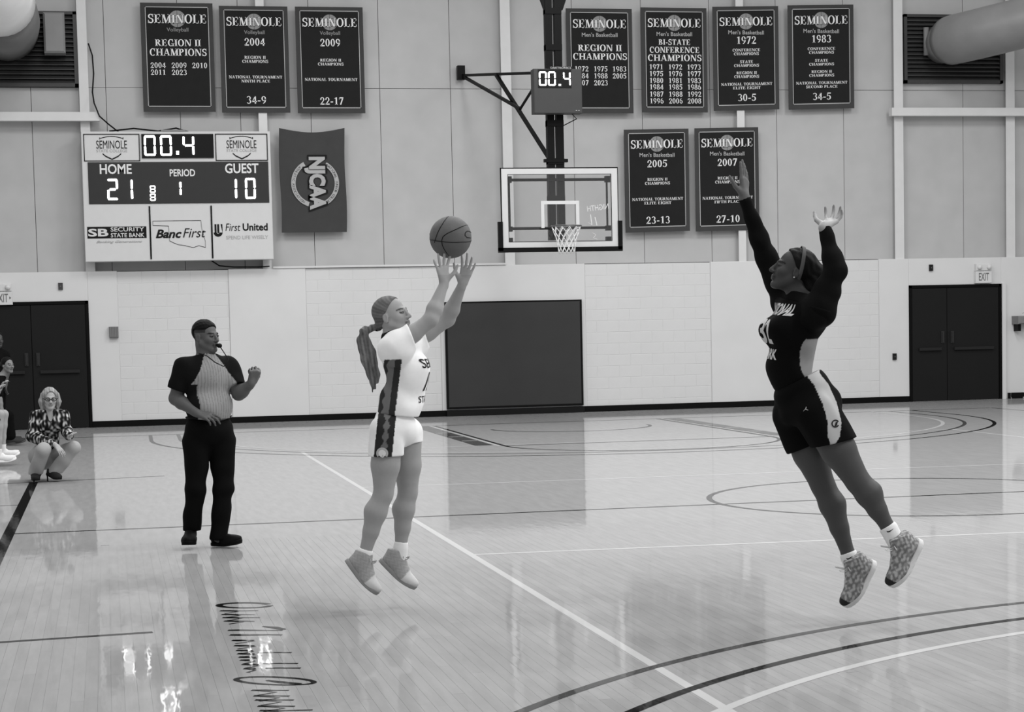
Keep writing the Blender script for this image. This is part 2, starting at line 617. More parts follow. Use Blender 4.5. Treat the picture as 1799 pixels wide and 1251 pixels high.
def lstroke(pts, ws, z=0.0014):
    P = [Vector(p) for p in pts]
    base = len(lg.v)
    for i, p in enumerate(P):
        a, b = P[max(i - 1, 0)], P[min(i + 1, len(P) - 1)]
        d = (b - a).normalized()
        s = Vector((-d.y, d.x)) * ws[i] / 2
        lg.v += [(p.x + s.x, p.y + s.y, z), (p.x - s.x, p.y - s.y, z)]
    for i in range(len(P) - 1):
        k = base + 2 * i
        lg.f.append((k, k + 1, k + 3, k + 2))


def lring(cx, cy, rx, ry, a0, a1, w0, w1, n=28, tilt=0.0):
    P, W = [], []
    for i in range(n + 1):
        a = math.radians(a0 + (a1 - a0) * i / n)
        P.append((cx + rx * math.cos(a), cy + ry * math.sin(a) + tilt * rx * math.cos(a)))
        W.append(w0 + (w1 - w0) * abs(math.sin(a * .5 + .6)))
    lstroke(P, W)


lring(-6.148, -4.76, .145, .105, 20, 350, .03, .045, tilt=-.3)
for y, x1 in ((-4.93, -6.09), (-5.08, -6.12), (-5.2, -6.1), (-5.33, -6.14)):
    lstroke([(-6.30, y), (-6.25, y - .02), (-6.18, y - .045), (x1, y - .07)], (.03, .04, .016, .012))
    lstroke([(-6.29, y - .01), (-6.2, y - .07), (-6.28, y - .12)], (.012, .012, .02))
lstroke([(-6.11, -5.59), (-6.05, -5.66), (-6.01, -5.74)], (.02, .05, .03))
lstroke([(-6.30, -5.667), (-6.24, -5.68), (-6.1, -5.74), (-6.02, -5.767)], (.035, .045, .016, .02))
lstroke([(-6.30, -5.827), (-6.24, -5.85), (-6.1, -5.89), (-6.036, -5.92)], (.035, .05, .018, .02))
for y, x1 in ((-6.01, -6.19), (-6.18, -6.2), (-6.33, -6.22), (-6.43, -6.22), (-6.53, -6.22), (-6.62, -6.235), (-6.74, -6.22), (-6.86, -6.25)):
    lstroke([(-6.30, y), (-6.26, y - .015), (x1, y - .035)], (.03, .045, .016))
    lstroke([(-6.29, y - .01), (x1, y - .06), (-6.29, y - .11)], (.012, .014, .018))
for y in (-6.4, -6.72, -6.85):
    lstroke([(-6.2, y - .03), (-6.12, y - .055), (-6.04, y - .085)], (.02, .02, .024))
lring(-6.185, -7.225, .168, .10, 0, 360, .022, .03, tilt=-.52)
lstroke([(-6.22, -7.2), (-6.16, -7.27), (-6.08, -7.34)], (.02, .04, .03))
for y, x1 in ((-7.42, -6.145), (-7.555, -6.155), (-7.65, -6.145), (-7.79, -6.154), (-7.89, -6.09), (-8.05, -6.1), (-8.2, -6.12)):
    lstroke([(-6.305, y), (-6.25, y - .02), (-6.2, y - .035), (x1, y - .055)], (.028, .035, .016, .02))
    lstroke([(-6.29, y - .01), (-6.2, y - .08), (-6.29, y - .13)], (.012, .012, .018))
lg.build('court_lettering', M_BLACKP, floor)

# ------------------------------------------------------------------ end wall
WX0, WX1 = -13.0, 13.0
UY = 17.55                                  # face of the upper panels
wall = MB().box(WX0, WX1, UY + .03, UY + .3, 0, 9.5)
wall = struct(wall.build('wall_back', M_BACK))
MB().box(WX0, WX1, 17.4105, UY + .03, 0, 2.61).build('mortar_bed', M_SMOOTH, wall)
lower = []
# smooth projecting sections of the painted lower wall
SECS = ((-13, -9.18, 0), (-7.146, -6.66, 0), (-4.80, -3.49, 0), (-1.16, 1.44, 0), (3.76, 4.97, 0), (6.97, 7.548, 0), (9.37, 13, 0))
for a, b, z0 in SECS:
    o = MB().bbox(a, b, 17.385, 17.44, 0.0, 2.62, .006).build('wall_section', M_SMOOTH, wall)
for a, b in ((-9.18, -7.146), (7.548, 9.37)):
    MB().bbox(a, b, 17.386, 17.44, 2.13, 2.62, .004).build('wall_section', M_SMOOTH, wall)
# concrete blocks between them
BH, BL = 2.61 / 13, 0.406
bm_cache = {}
for a, b in ((-6.66, -4.80), (-3.49, -1.16), (1.44, 3.76), (4.97, 6.97)):
    for r in range(13):
        x = a - (BL / 2 if r % 2 else 0)
        while x < b - .01:
            u0, u1 = max(x, a), min(x + BL, b)
            w = round(u1 - u0, 3)
            if w > .03:
                if w not in bm_cache:
                    mb = MB().bbox(-w / 2 + .002, w / 2 - .002, 0, .03, .002, BH - .002, .0035)
                    me = bpy.data.meshes.new('block')
                    me.from_pydata(mb.v, [], mb.f)
                    me.materials.append(M_WALLP)
                    bm_cache[w] = me
                o = bpy.data.objects.new('block', bm_cache[w])
                o.location = ((u0 + u1) / 2, 17.407 + random.uniform(0, .0006), r * BH)
                link(o, wall)
            x += BL
# baseboards
for i, (a, b) in enumerate(((-13, -9.18), (-7.146, 7.548), (9.9, 13))):
    struct(MB().bbox(a, b, 17.37, 17.385, 0, .105, .003).build('baseboard_back_%d' % (i + 1), M_BASE))
# upper panels, 4 ft wide with open joints
seams = [-10.4, -9.18, -7.955, -6.73, -5.51, -4.5, -3.3, -2.1, -.86, .11, 1.33, 2.59, 3.85, 5.1, 6.38, 7.39, 8.71, 9.6, 10.8, 12.0]
for a, b in zip([WX0] + seams, seams + [WX1]):
    for z0, z1 in ((2.62, 5.69), (5.69, 7.6), (7.6, 9.5)):
        MB().bbox(a + .004, b - .004, UY, UY + .03, z0 + .003, z1 - .003, .003).build('wall_panel', M_PANEL, wall)
# thin ledge rail on top of the block wall
MB().box(-4.04, .02, 17.36, 17.4, 2.625, 2.655).build('ledge_rail', M_STEEL, wall)
# steel columns and girts in front of the panels
for i, (a, b) in enumerate(((-7.165, -7.01), (-4.205, -4.06), (.02, .195), (4.31, 4.45), (7.305, 7.48), (9.5, 9.675), (-10.3, -10.15))):
    m = MB().box(a, b, 17.42, 17.435, 2.62, 9.4)
    m.box((a + b) / 2 - .008, (a + b) / 2 + .008, 17.435, UY, 2.62, 9.4)
    struct(m.build('trim_%d' % (i + 1), M_STEEL))
for i, (a, b, z) in enumerate(((-10.6, -6.85, 5.11), (7.2, 11.0, 5.20))):
    m = MB().box(a, b, 17.27, 17.415, z, z + .145)
    struct(m.build('trim_%d' % (i + 8), M_STEEL))


def door(idx, x0, x1, label_side):
    d = struct(MB().box(x0 + .05, x1 - .05, 17.405, 17.413, .004, 2.08).build('door_%d' % idx, M_FRAME))
    fr = MB()
    fr.box(x0, x0 + .05, 17.36, 17.414, 0, 2.13).box(x1 - .05, x1, 17.36, 17.414, 0, 2.13).box(x0, x1, 17.36, 17.414, 2.08, 2.13)
    fr.build('door_frame', M_FRAME, d)
    xm = (x0 + x1) / 2 if idx == 2 else -8.09
    if idx == 2:
        xm = 8.29
    for a, b in ((x0 + .055, xm - .004), (xm + .004, x1 - .055)):
        lf = MB().bbox(a, b, 17.372, 17.404, .01, 2.075, .004).build('door_leaf', M_DOOR, d)
        MB().bbox(a + .12, b - .12, 17.32, 17.345, .93, .985, .004).build('push_bar', mat('dull_bar', 34, .5, .15, noise=.05), lf)
        hx = b - .09 if b < xm + .01 else a + .09
        h = MB().box(hx - .012, hx + .012, 17.33, 17.35, 1.08, 1.26)
        h.box(hx - .03, hx + .03, 17.35, 17.372, 1.06, 1.28)
        h.build('door_handle', mat('dull_handle', 46, .5, .15, noise=.05), lf)
    return d


door(1, -9.18, -7.146, 'left')
door(2, 7.548, 9.37, 'right')
# light jamb return beside the second door
struct(MB().box(9.372, 9.44, 17.33, 17.385, 0, 2.14).build('trim_10', M_SMOOTH))

# wall mat
wm = thing('wall_mat', (.135, 17.385, .12), 'large dark vinyl wall pad mounted under the basket', 'wall mat')
MB().bbox(-1.06, 1.33, 17.322, 17.384, .15, 1.965, .012).build('pad', M_MATV, wm)
MB().box(-1.092, -1.06, 17.33, 17.384, .124, 1.992).box(1.33, 1.362, 17.33, 17.384, .124, 1.992).box(-1.06, 1.33, 17.33, 17.384, 1.965, 1.992).box(-1.06, 1.33, 17.33, 17.384, .124, .15).build('border', M_BLACK, wm)
# wooden threshold strip in front of the baseboard below the mat
tag(MB().box(-1.1, 1.37, 17.30, 17.368, 0.0, .1).build('kick_board', M_DARK), 'dark low kick board under the wall pad', 'kick board')


def exit_sign(cx, z0, label, arrow=False):
    t = thing('exit_sign', (cx, 17.38, z0), label, 'exit sign', 'exit signs over the doors')
    MB().bbox(cx - .16, cx + .16, 17.30, 17.384, z0, z0 + .22, .006).build('sign_box', M_SIGN, t)
    mb = MB()
    put_text(mb, 'EXIT', cx + (.0 if not arrow else -.01), 17.298, z0 + .115, .14, .2, bold=.01)
    if arrow:
        mb.add([(cx + .11, 17.298, z0 + .14), (cx + .11, 17.298, z0 + .09), (cx + .14, 17.298, z0 + .115)], [(0, 1, 2)])
    mb.build('lettering', mat('exit_letters', 95, .5, .2, noise=.03), t)
    MB().bbox(cx - .15, cx + .15, 17.29, 17.384, z0 + .225, z0 + .35, .01).build('lamp_housing', M_SIGN, t)
    for s in (-1, 1):
        MB().lathe([(0, .05), (.035, .045), (.045, .02), (.04, 0)], (cx + s * .095, 17.29, z0 + .29), (0, -1, 0), 14).build('emergency_lamp', M_SIGN, t, smooth=True)


exit_sign(-8.53, 2.085, 'white exit sign with arrow over the dark double door by the bench', True)
exit_sign(8.99, 2.15, 'white exit sign over the dark double door beyond the defender')

# small wall fittings
t = thing('thermostat_guard', (-6.74, 17.38, 1.5), 'square grey wire-guarded thermostat box on the white wall', 'thermostat')
MB().bbox(-6.818, -6.665, 17.30, 17.384, 1.504, 1.689, .012).build('guard', M_BOXG, t)
g = MB()
for k in range(6):
    g.box(-6.81 + k * .0265, -6.803 + k * .0265, 17.296, 17.30, 1.515, 1.68)
g.build('slot_grille', mat('grille_grey', 90, .5, .3, noise=.05), t)
for cx, z0, lab, v in ((-7.586, 2.323, 'small dark grey box above the double door near the bench', 60), (7.98, 2.39, 'small black box high beside an exit sign', 8), (7.253, .779, 'small black socket low on the wall left of a double door', 8)):
    t = thing('wall_box', (cx, 17.38, z0), lab, 'wall box')
    MB().bbox(cx - .036, cx + .036, 17.35, 17.384, z0, z0 + .116, .005).build('cover', mat('wall_box_%d' % v, v, .5, .3, noise=.05), t)
    MB().box(cx - .006, cx + .006, 17.346, 17.35, z0 + .05, z0 + .064).build('screw', M_BOXG, t)
t = thing('drinking_fountain', (9.75, 17.38, 1.2), 'grey wall-hung drinking fountain at the far corner door', 'fountain')
MB().bbox(9.58, 9.95, 17.1, 17.384, 1.38, 1.53, .02).build('basin', M_BOXG, t)
MB().bbox(9.62, 9.68, 17.2, 17.384, 1.25, 1.38, .01).build('bracket', M_BLACK, t)
MB().tube([(9.7, 17.2, 1.53), (9.7, 17.2, 1.58), (9.72, 17.16, 1.6)], .012).build('spout', M_STEEL, t)
t = thing('floor_grille', (9.66, 17.38, .01), 'low black floor-level grille beside the corner door', 'grille')
MB().box(9.49, 9.53, 17.33, 17.384, 0, .11).box(9.56, 9.8, 17.33, 17.384, .03, .11).build('frame', M_BLACK, t)
MB().box(9.58, 9.78, 17.345, 17.384, .0, .03).build('kick_plate', M_DARK, t)

# ------------------------------------------------------------------ louvres and ducts
def louvre(x0, x1, z0, z1, label):
    t = thing('wall_louvre', ((x0 + x1) / 2, UY, z0), label, 'louvre', 'wall louvres behind the ducts')
    MB().box(x0, x1, UY - .02, UY, z0, z1).build('backing', M_DARK, t)
    n = 15
    hz = (z1 - z0 - .1) / n
    for k in range(n):
        z = z0 + .05 + k * hz
        MB().add([(x0 + .06, UY - .10, z), (x1 - .06, UY - .10, z), (x1 - .06, UY - .03, z + hz * .85), (x0 + .06, UY - .03, z + hz * .85),
                  (x0 + .06, UY - .10, z + .012), (x1 - .06, UY - .10, z + .012), (x1 - .06, UY - .03, z + hz * .85 + .012), (x0 + .06, UY - .03, z + hz * .85 + .012)],
                 [(0, 1, 2, 3), (7, 6, 5, 4), (0, 4, 5, 1), (1, 5, 6, 2), (2, 6, 7, 3), (3, 7, 4, 0)]).build('slat', M_LOUV, t)
    f = MB().box(x0, x0 + .06, UY - .11, UY, z0, z1).box(x1 - .06, x1, UY - .11, UY, z0, z1).box(x0, x1, UY - .11, UY, z0, z0 + .05).box(x0, x1, UY - .11, UY, z1 - .05, z1)
    f.build('frame', M_LOUV, t)
    return t


louvre(-9.4, -7.17, 5.69, 6.93, 'dark slatted wall louvre above the beam by the scoreboard')
louvre(7.52, 9.46, 5.81, 7.05, 'dark slatted wall louvre above the beam over the corner door')


def bend(p0, p1, p2, n=10):
    return [tuple((1 - t) ** 2 * a + 2 * t * (1 - t) * b + t * t * c for a, b, c in zip(p0, p1, p2)) for t in [i / n for i in range(n + 1)]]


t = thing('air_duct', (8.9, 17.4, 6.0), 'large round grey air duct leaving the wall over the corner door', 'duct')
MB().tube([(8.25, 17.44, 6.52), (8.25, 17.0, 6.52)], .36, 28).build('collar', M_DUCT, t, True)
MB().tube([(8.25, 17.0, 6.52)] + bend((8.25, 16.9, 6.52), (8.35, 16.2, 6.5), (9.3, 15.8, 6.72)) + [(10.6, 15.4, 7.1), (12.5, 14.9, 7.6)], .44, 28).build('pipe', M_DUCT, t, True)
MB().tube([(7.92, 17.38, 6.3), (7.92, 17.38, 6.8)], .05, 8).build('damper_rod', M_DUCT, t, True)
t = thing('air_duct', (-8.4, 17.4, 5.9), 'round air duct with pale elbow toned as lit above the bench door', 'duct')
MB().bbox(-7.70, -7.36, 17.1, 17.42, 6.2, 6.86, .03).build('collar', M_DUCT, t)
MB().tube([(-8.3, 17.4, 6.62), (-8.25, 16.4, 6.60), (-8.28, 15.5, 6.68)], .52, 32).build('pipe', mat('shaded_duct_metal', 104, .5, .4, noise=.08, nscale=3), t, True)  # pipe's darker grey paints in the shade on the duct
MB().tube([(-8.30, 15.5, 6.74), (-8.33, 15.0, 6.80)] + bend((-8.33, 14.6, 6.84), (-8.36, 13.6, 6.95), (-8.4, 13.5, 7.9)) + [(-8.5, 13.5, 8.9)], .54, 32).build('elbow', M_DUCTL, t, True)

# ------------------------------------------------------------------ championship banners
BY = 17.40


def banner(x0, x1, z0, z1, sport, rows, label, tilt=0.0):
    t = thing('championship_banner', ((x0 + x1) / 2, BY, z0), label, 'banner', 'championship banners on the end wall')
    W, H = x1 - x0, z1 - z0
    nx_, nz_ = 10, 12
    cloth = MB()
    wav = lambda a, b: -.006 * math.sin(a * 5.1 + x0) - .004 * math.sin(b * 4 + x0 * 2)
    for ly, sgn in ((0.0, 1), (.006, -1)):
        base = len(cloth.v)
        for j in range(nz_ + 1):
            for i in range(nx_ + 1):
                cloth.v.append((x0 + W * i / nx_, BY + ly, z0 + H * j / nz_ + tilt * (i / nx_ - .5)))
        for j in range(nz_):
            for i in range(nx_):
                k = base + j * (nx_ + 1) + i
                q = (k, k + 1, k + nx_ + 2, k + nx_ + 1)
                cloth.f.append(q if sgn > 0 else q[::-1])
    n1 = (nx_ + 1) * (nz_ + 1)
    edge = [i for i in range(nx_ + 1)] + [j * (nx_ + 1) + nx_ for j in range(1, nz_ + 1)] + [nz_ * (nx_ + 1) + i for i in range(nx_ - 1, -1, -1)] + [j * (nx_ + 1) for j in range(nz_ - 1, 0, -1)]
    for a, b in zip(edge, edge[1:] + edge[:1]):
        cloth.f.append((b, a, a + n1, b + n1))
    cloth.build('cloth', M_BANB, t)
    X = lambda f: x0 + W * f
    Z = lambda f: z1 - H * f
    fz = lambda ps: [[(px, pz + tilt * ((px - x0) / W - .5)) for px, pz in p] for p in ps]
    MB().flat(fz([[(X(.075), Z(.95)), (X(.93), Z(.95)), (X(.93), Z(.035)), (X(.075), Z(.035))]]), BY - .001, .002).build('field', M_BANNER, t)
    ln = []
    for a, b, c, d in ((.065, .94, .035, .042), (.065, .94, .945, .953), (.065, .075, .035, .953), (.93, .94, .035, .953)):
        ln.append([(X(a), Z(d)), (X(b), Z(d)), (X(b), Z(c)), (X(a), Z(c))])
    MB().flat(fz(ln), BY - .003, .002).build('border_line', M_LGREY, t)
    cx, cz, r = X(.505), Z(.145), W * .115
    disc = [[(cx + r * math.cos(a * math.pi / 14), cz + r * math.sin(a * math.pi / 14)) for a in range(28)]]
    bl = MB().flat(fz(disc), BY - .003, .002).build('ball_emblem', M_MGREY, t)
    sm = []
    for k in (-.5, 0, .5):
        sm.append([(cx - r * .95 * math.sqrt(1 - k * k), cz + r * k - .003), (cx + r * .95 * math.sqrt(1 - k * k), cz + r * k - .003), (cx + r * .95 * math.sqrt(1 - k * k), cz + r * k + .003), (cx - r * .95 * math.sqrt(1 - k * k), cz + r * k + .003)])
    sm.append([(cx - .003, cz - r), (cx + .003, cz - r), (cx + .003, cz + r), (cx - .003, cz + r)])
    MB().flat(fz(sm), BY - .005, .001).build('seam', M_BANB, bl)
    # dark shadow edge then the white lettering itself
    MB().flat(fz([[(px * 1 + .007, pz - .007) for px, pz in p] for p in serif('SEMINOLE', X(.505), Z(.145), H * .082, W * .81)]), BY - .006, .001).build('letter_shadow', M_INK, t)
    MB().flat(fz(serif('SEMINOLE', X(.505), Z(.145), H * .082, W * .81)), BY - .008, .001).build('lettering', M_WHITE, t)
    mb = MB()
    put_text(mb, sport, X(.505), BY - .0045, Z(.25), H * .04 * (1.15 if sport[0] == 'V' else 1), W * (.3 if sport[0] == 'V' else .54), bold=.008)
    mb.build('lettering', M_MGREY if sport[0] == 'V' else M_LGREY, t)
    for fy, h, w, *words in rows:
        for k, s in enumerate(words):
            fx = .505 if len(words) == 1 else (.22, .51, .795)[k]
            MB().flat(fz(serif(s, X(fx), Z(fy), H * h, W * w)), BY - .004, .002).build('lettering', M_WHITE, t)


V, B = 'Volleyball', "Men's Basketball"
NT = 'NATIONAL TOURNAMENT'


def yr(z, *w):
    return (z, .05, .21) + w


banner(-6.122, -4.922, 5.272, 7.081, V, [(.365, .062, .63, 'REGION II'), (.452, .066, .79, 'CHAMPIONS'), yr(.572, '2004', '2009', '2010'), yr(.637, '2011', '2023', '    ')], 'dark volleyball banner listing five Region II championship years')
banner(-4.817, -3.664, 5.259, 7.044, V, [(.335, .07, .3, '2004'), (.48, .028, .31, 'REGION II'), (.518, .028, .38, 'CHAMPIONS'), (.665, .028, .78, NT), (.703, .028, .42, 'NINTH PLACE'), (.88, .07, .29, '34-9')], 'dark volleyball banner for 2004 with record 34-9')
banner(-3.537, -2.380, 5.251, 7.045, V, [(.335, .07, .3, '2009'), (.5, .028, .31, 'REGION II'), (.537, .028, .38, 'CHAMPIONS'), (.682, .028, .78, NT), (.885, .07, .35, '22-17')], 'dark volleyball banner for 2009 with record 22-17')
banner(1.192, 2.388, 5.254, 7.072, B, [(.375, .062, .66, 'REGION II'), (.457, .064, .82, 'CHAMPIONS'), yr(.575, '1972', '1975', '1983'), yr(.642, '1984', '1988', '2005'), yr(.708, '2007', '2023', '    ')], "dark men's basketball banner listing Region II years, partly behind the shot clock")
banner(2.549, 3.760, 5.270, 7.103, B, [(.328, .055, .48, 'BI-STATE'), (.402, .057, .76, 'CONFERENCE'), (.478, .062, .82, 'CHAMPIONS'), yr(.565, '1971', '1972', '1973'), yr(.63, '1975', '1976', '1977'), yr(.695, '1980', '1981', '1983'), yr(.757, '1984', '1985', '1986'), yr(.825, '1987', '1988', '1992'), yr(.89, '1996', '2006', '2008')], 'dark banner listing eighteen bi-state conference championship years')
for x0, x1, z0, z1, y_, pl, rec, lab in ((3.871, 5.101, 5.312, 7.143, '1972', 'ELITE EIGHT', '30-5', "dark men's basketball banner for 1972 with record 30-5"), (5.278, 6.529, 5.334, 7.186, '1983', 'SECOND PLACE', '34-5', "dark men's basketball banner for 1983 with record 34-5")):
    banner(x0, x1, z0, z1, B, [(.325, .072, .3, y_), (.42, .027, .42, 'CONFERENCE'), (.456, .027, .38, 'CHAMPIONS'), (.533, .027, .2, 'STATE'), (.569, .027, .38, 'CHAMPIONS'), (.64, .027, .31, 'REGION II'), (.676, .027, .38, 'CHAMPIONS'), (.748, .027, .78, NT), (.785, .027, .42 if y_ == '1972' else .48, pl), (.878, .068, .28, rec)], lab, .03)
for x0, x1, z0, z1, y_, pl, rec, lab in ((2.204, 3.394, 3.166, 4.976, '2005', 'ELITE EIGHT', '23-13', "dark men's basketball banner for 2005 with record 23-13"), (3.505, 4.697, 3.172, 5.0, '2007', 'FIFTH PLACE', '27-10', "dark men's basketball banner for 2007 behind the defender's raised hand")):
    banner(x0, x1, z0, z1, B, [(.335, .07, .31, y_), (.488, .028, .31, 'REGION II'), (.526, .028, .39, 'CHAMPIONS'), (.68, .028, .79, NT), (.718, .028, .42, pl), (.885, .07, .37, rec)], lab, .02)

# ------------------------------------------------------------------ association flag
fl = thing('association_flag', (-3.31, 17.40, 3.23), 'dark hanging flag with sideways NJCAA lettering in a ring', 'flag')
mb = MB()
nx_, nz_ = 16, 20
for ly, sgn in ((0, 1), (.008, -1)):
    base = len(mb.v)
    for j in range(nz_ + 1):
        for i in range(nx_ + 1):
            fx, fz_ = i / nx_, j / nz_
            sag = -.075 * math.sin(math.pi * fx) * fz_ ** 3
            mb.v.append((-3.873 + 1.118 * fx + .01 * math.sin(fz_ * 7), BY - .012 + ly + .012 * math.sin(fx * 9 + fz_ * 3) * abs(2 * fx - 1), 3.228 + 1.772 * fz_ + sag))
    for j in range(nz_):
        for i in range(nx_):
            k = base + j * (nx_ + 1) + i
            q = (k, k + 1, k + nx_ + 2, k + nx_ + 1)
            mb.f.append(q if sgn > 0 else q[::-1])
mb.build('cloth', M_FLAG, fl, True)
fc, fcz, FY = -3.28, 4.06, BY - .028
ring = MB()
for a0, a1 in ((-72, 60), (118, 252)):
    for ps in (_arc(0, 0, .41, .41, a0, a1, .075, .075, 20),):
        MB().flat([[(fc + x, fcz + z) for x, z in p] for p in ps], FY, .003).build('emblem_ring', M_LGREY, fl)
put = MB()
put_text(put, 'NJCAA', fc, FY - .008, fcz, .36, .9, bold=.055, rot=-math.pi / 2)
put2 = MB()
put_text(put2, 'NJCAA', fc, FY - .005, fcz, .43, .97, bold=.09, rot=-math.pi / 2)
put2.build('letter_outline', M_INK, fl)
put.build('lettering', M_LGREY, fl)
rl = MB()
for s, ac, dirn in (('NATIONAL JUNIOR COLLEGE', -6, -1), ('ATHLETIC ASSOCIATION', 185, 1)):
    n = len(s)
    for i, ch in enumerate(s):
        if ch == ' ':
            continue
        a = math.radians(ac + (i - (n - 1) / 2) * 5.4 * -1 * (1 if dirn < 0 else -1) * (1))
        put_text(rl, ch, fc + .372 * math.cos(a), FY - .006, fcz + .372 * math.sin(a), .04, rot=a + (math.pi / 2 if dirn > 0 else -math.pi / 2))
rl.build('ring_lettering', M_FLAG, fl)

# ------------------------------------------------------------------ scoreboard
sb = thing('scoreboard', (-5.6, 17.1, 2.77), 'white electronic basketball scoreboard reading home 21 guest 10', 'scoreboard')
SX0, SX1, SZ0, SZ1, SY = -7.162, -4.048, 2.767, 4.914, 17.10
XS = lambda f: SX0 + (SX1 - SX0) * f
ZS = lambda f: SZ1 - (SZ1 - SZ0) * f
MB().bbox(SX0, SX1, SY, SY + .22, SZ0, SZ1, .008).build('cabinet', M_BOARDW, sb)
for x in (-7.09, -4.13):
    MB().box(x - .05, x + .05, SY + .22, 17.42, 2.8, 4.85).build('mounting_bracket', M_STEEL, sb)
MB().bbox(XS(.03), XS(.985), SY - .02, SY, ZS(.555), ZS(.235), .004).build('score_panel', M_BOARDK, sb)
ck = MB().bbox(XS(.315), XS(.695), SY - .03, SY, ZS(.205), ZS(.02), .004).build('clock_panel', M_INK, sb)
for a, b in ((.012, .305), (.705, .985)):
    fr = MB()
    x0, x1, z0, z1 = XS(a), XS(b), ZS(.228), ZS(.018)
    w = .014
    fr.box(x0, x1, SY - .01, SY, z0, z0 + w).box(x0, x1, SY - .01, SY, z1 - w, z1).box(x0, x0 + w, SY - .01, SY, z0, z1).box(x1 - w, x1, SY - .01, SY, z0, z1)
    fr.build('sponsor_frame', M_INK, sb)
for f_ in (.345, .672):
    MB().box(XS(f_) - .013, XS(f_) + .013, SY - .012, SY, ZS(.985), ZS(.575)).build('panel_divider', M_INK, sb)
# college shields on both sides of the clock
for a in (.158, .845):
    cx, mb = XS(a), MB()
    put_text(mb, 'SEMINOLE', cx, SY - .006, ZS(.10), .135, .5, bold=.0)
    mb.build('lettering', M_INK, sb)
    mb = MB()
    put_text(mb, 'STATE COLLEGE', cx, SY - .006, ZS(.148), .045, .5)
    mb.build('lettering', mat('pale_print', 160, .6, .2, noise=.02), sb)
    sh, st_ = [], []
    top = [(cx - .19 + .38 * i / 12, ZS(.035) - .035 * (abs(i - 6) / 6) ** 2) for i in range(13)]
    for p, q in zip(top, top[1:]):
        st_.append([(p[0], p[1] - .012), (q[0], q[1] - .012), q, p])
    for s in (-1, 1):
        lowp = [(cx + s * .15, ZS(.175)), (cx + s * .10, ZS(.195)), (cx, ZS(.218))]
        for p, q in zip(lowp, lowp[1:]):
            sh.append([(p[0], p[1]), (q[0], q[1]), (q[0], q[1] + .022), (p[0], p[1] + .022)] if s < 0 else [(q[0], q[1]), (p[0], p[1]), (p[0], p[1] + .022), (q[0], q[1] + .022)])
    for s in (-1, 1):
        st_.append([(cx + s * .19 - .006, ZS(.06)), (cx + s * .19 + .006, ZS(.06)), (cx + s * .19 + .006, ZS(.045)), (cx + s * .19 - .006, ZS(.045))])
    MB().flat(sh, SY - .004, .002).build('shield_outline', M_INK, sb)
    MB().flat(st_, SY - .004, .002).build('shield_outline', M_INK, sb)
for s, fx, fy, h, w in (('HOME', .175, .288, .165, .52), ('PERIOD', .525, .32, .12, .42), ('GUEST', .842, .288, .165, .56)):
    mb = MB()
    put_text(mb, s, XS(fx), SY - .024, ZS(fy), h, w, bold=.02)
    mb.build('lettering', M_WHITE, sb)

SEG = {'0': 'abcdef', '1': 'bc', '2': 'abged', '4': 'fgbc', '8': 'abcdefg', 'B': 'abcdefg'}


def digit(parent, ch, cx, cz, w, h, y, t=.036, skew=0.0):
    g = .008
    bars = {'a': (-w / 2 + g, w / 2 - g, h / 2 - t, h / 2), 'd': (-w / 2 + g, w / 2 - g, -h / 2, -h / 2 + t), 'g': (-w / 2 + t, w / 2 - t, -t / 2, t / 2),
            'f': (-w / 2, -w / 2 + t, g, h / 2 - t * .5), 'e': (-w / 2, -w / 2 + t, -h / 2 + t * .5, -g), 'b': (w / 2 - t, w / 2, g, h / 2 - t * .5), 'c': (w / 2 - t, w / 2, -h / 2 + t * .5, -g)}
    mb = MB()
    for s in SEG[ch]:
        a, b, c, d = bars[s]
        k = min(b - a, d - c) * .35
        poly = [(a + k, c), (b - k, c), (b, c + k), (b, d - k), (b - k, d), (a + k, d), (a, d - k), (a, c + k)]
        mb.prism([(cx + p, cz + q) for p, q in poly], y - .006, y)
    mb.build('digit', M_LED, parent)


for ch, fx in (('0', .358), ('0', .443), ('4', .562)):
    digit(sb, ch, XS(fx), ZS(.11), .19, .335, SY - .031, .033)
MB().prism([(XS(.503) - .022, ZS(.178)), (XS(.503) + .022, ZS(.178)), (XS(.503) + .022, ZS(.152)), (XS(.503) - .022, ZS(.152))], SY - .037, SY - .031).build('decimal_point', M_LED, sb)
for ch, fx in (('2', .155), ('1', .233), ('1', .785), ('0', .885)):
    digit(sb, ch, XS(fx), ZS(.445), .175, .35, SY - .021, .034)
digit(sb, '1', XS(.497), ZS(.44), .13, .25, SY - .021, .034)
for fz_ in (.445, .507):
    digit(sb, 'B', XS(.365), ZS(fz_), .09, .118, SY - .021, .015)
# sponsor panels
mb = MB().flat([[(XS(.015), ZS(.82)), (XS(.325), ZS(.82)), (XS(.325), ZS(.73)), (XS(.015), ZS(.73))]], SY - .002, .003)
mb.build('sponsor_plate', M_INK, sb)
mb = MB()
for s, fx, fz_, h, w, bo in (('SB', .072, .775, .13, .33, .03), ('SECURITY', .225, .752, .07, .55, .015), ('STATE BANK', .225, .797, .07, .55, .015)):
    mb = MB()
    put_text(mb, s, XS(fx), SY - .0065, ZS(fz_), h, w, bold=bo)
    mb.build('lettering', M_BOARDW, sb)
mb = MB()
put_text(mb, 'Banking Generations', XS(.18), SY - .004, ZS(.85), .05, .75, shear=.5)
mb.build('lettering', M_MGREY, sb)
mb = MB()
put_text(mb, 'Banc', XS(.442), SY - .006, ZS(.79), .145, .43, bold=.03, shear=.3)
mb.build('lettering', M_INK, sb)
mb = MB()
put_text(mb, 'First', XS(.578), SY - .006, ZS(.785), .155, .38, bold=.0, shear=.3)
mb.build('lettering', M_INK, sb)
okm = [(.36, .69), (.615, .69), (.618, .75), (.635, .85), (.635, .90), (.60, .885), (.57, .90), (.53, .885), (.49, .875), (.465, .86), (.445, .845), (.443, .73), (.36, .725)]
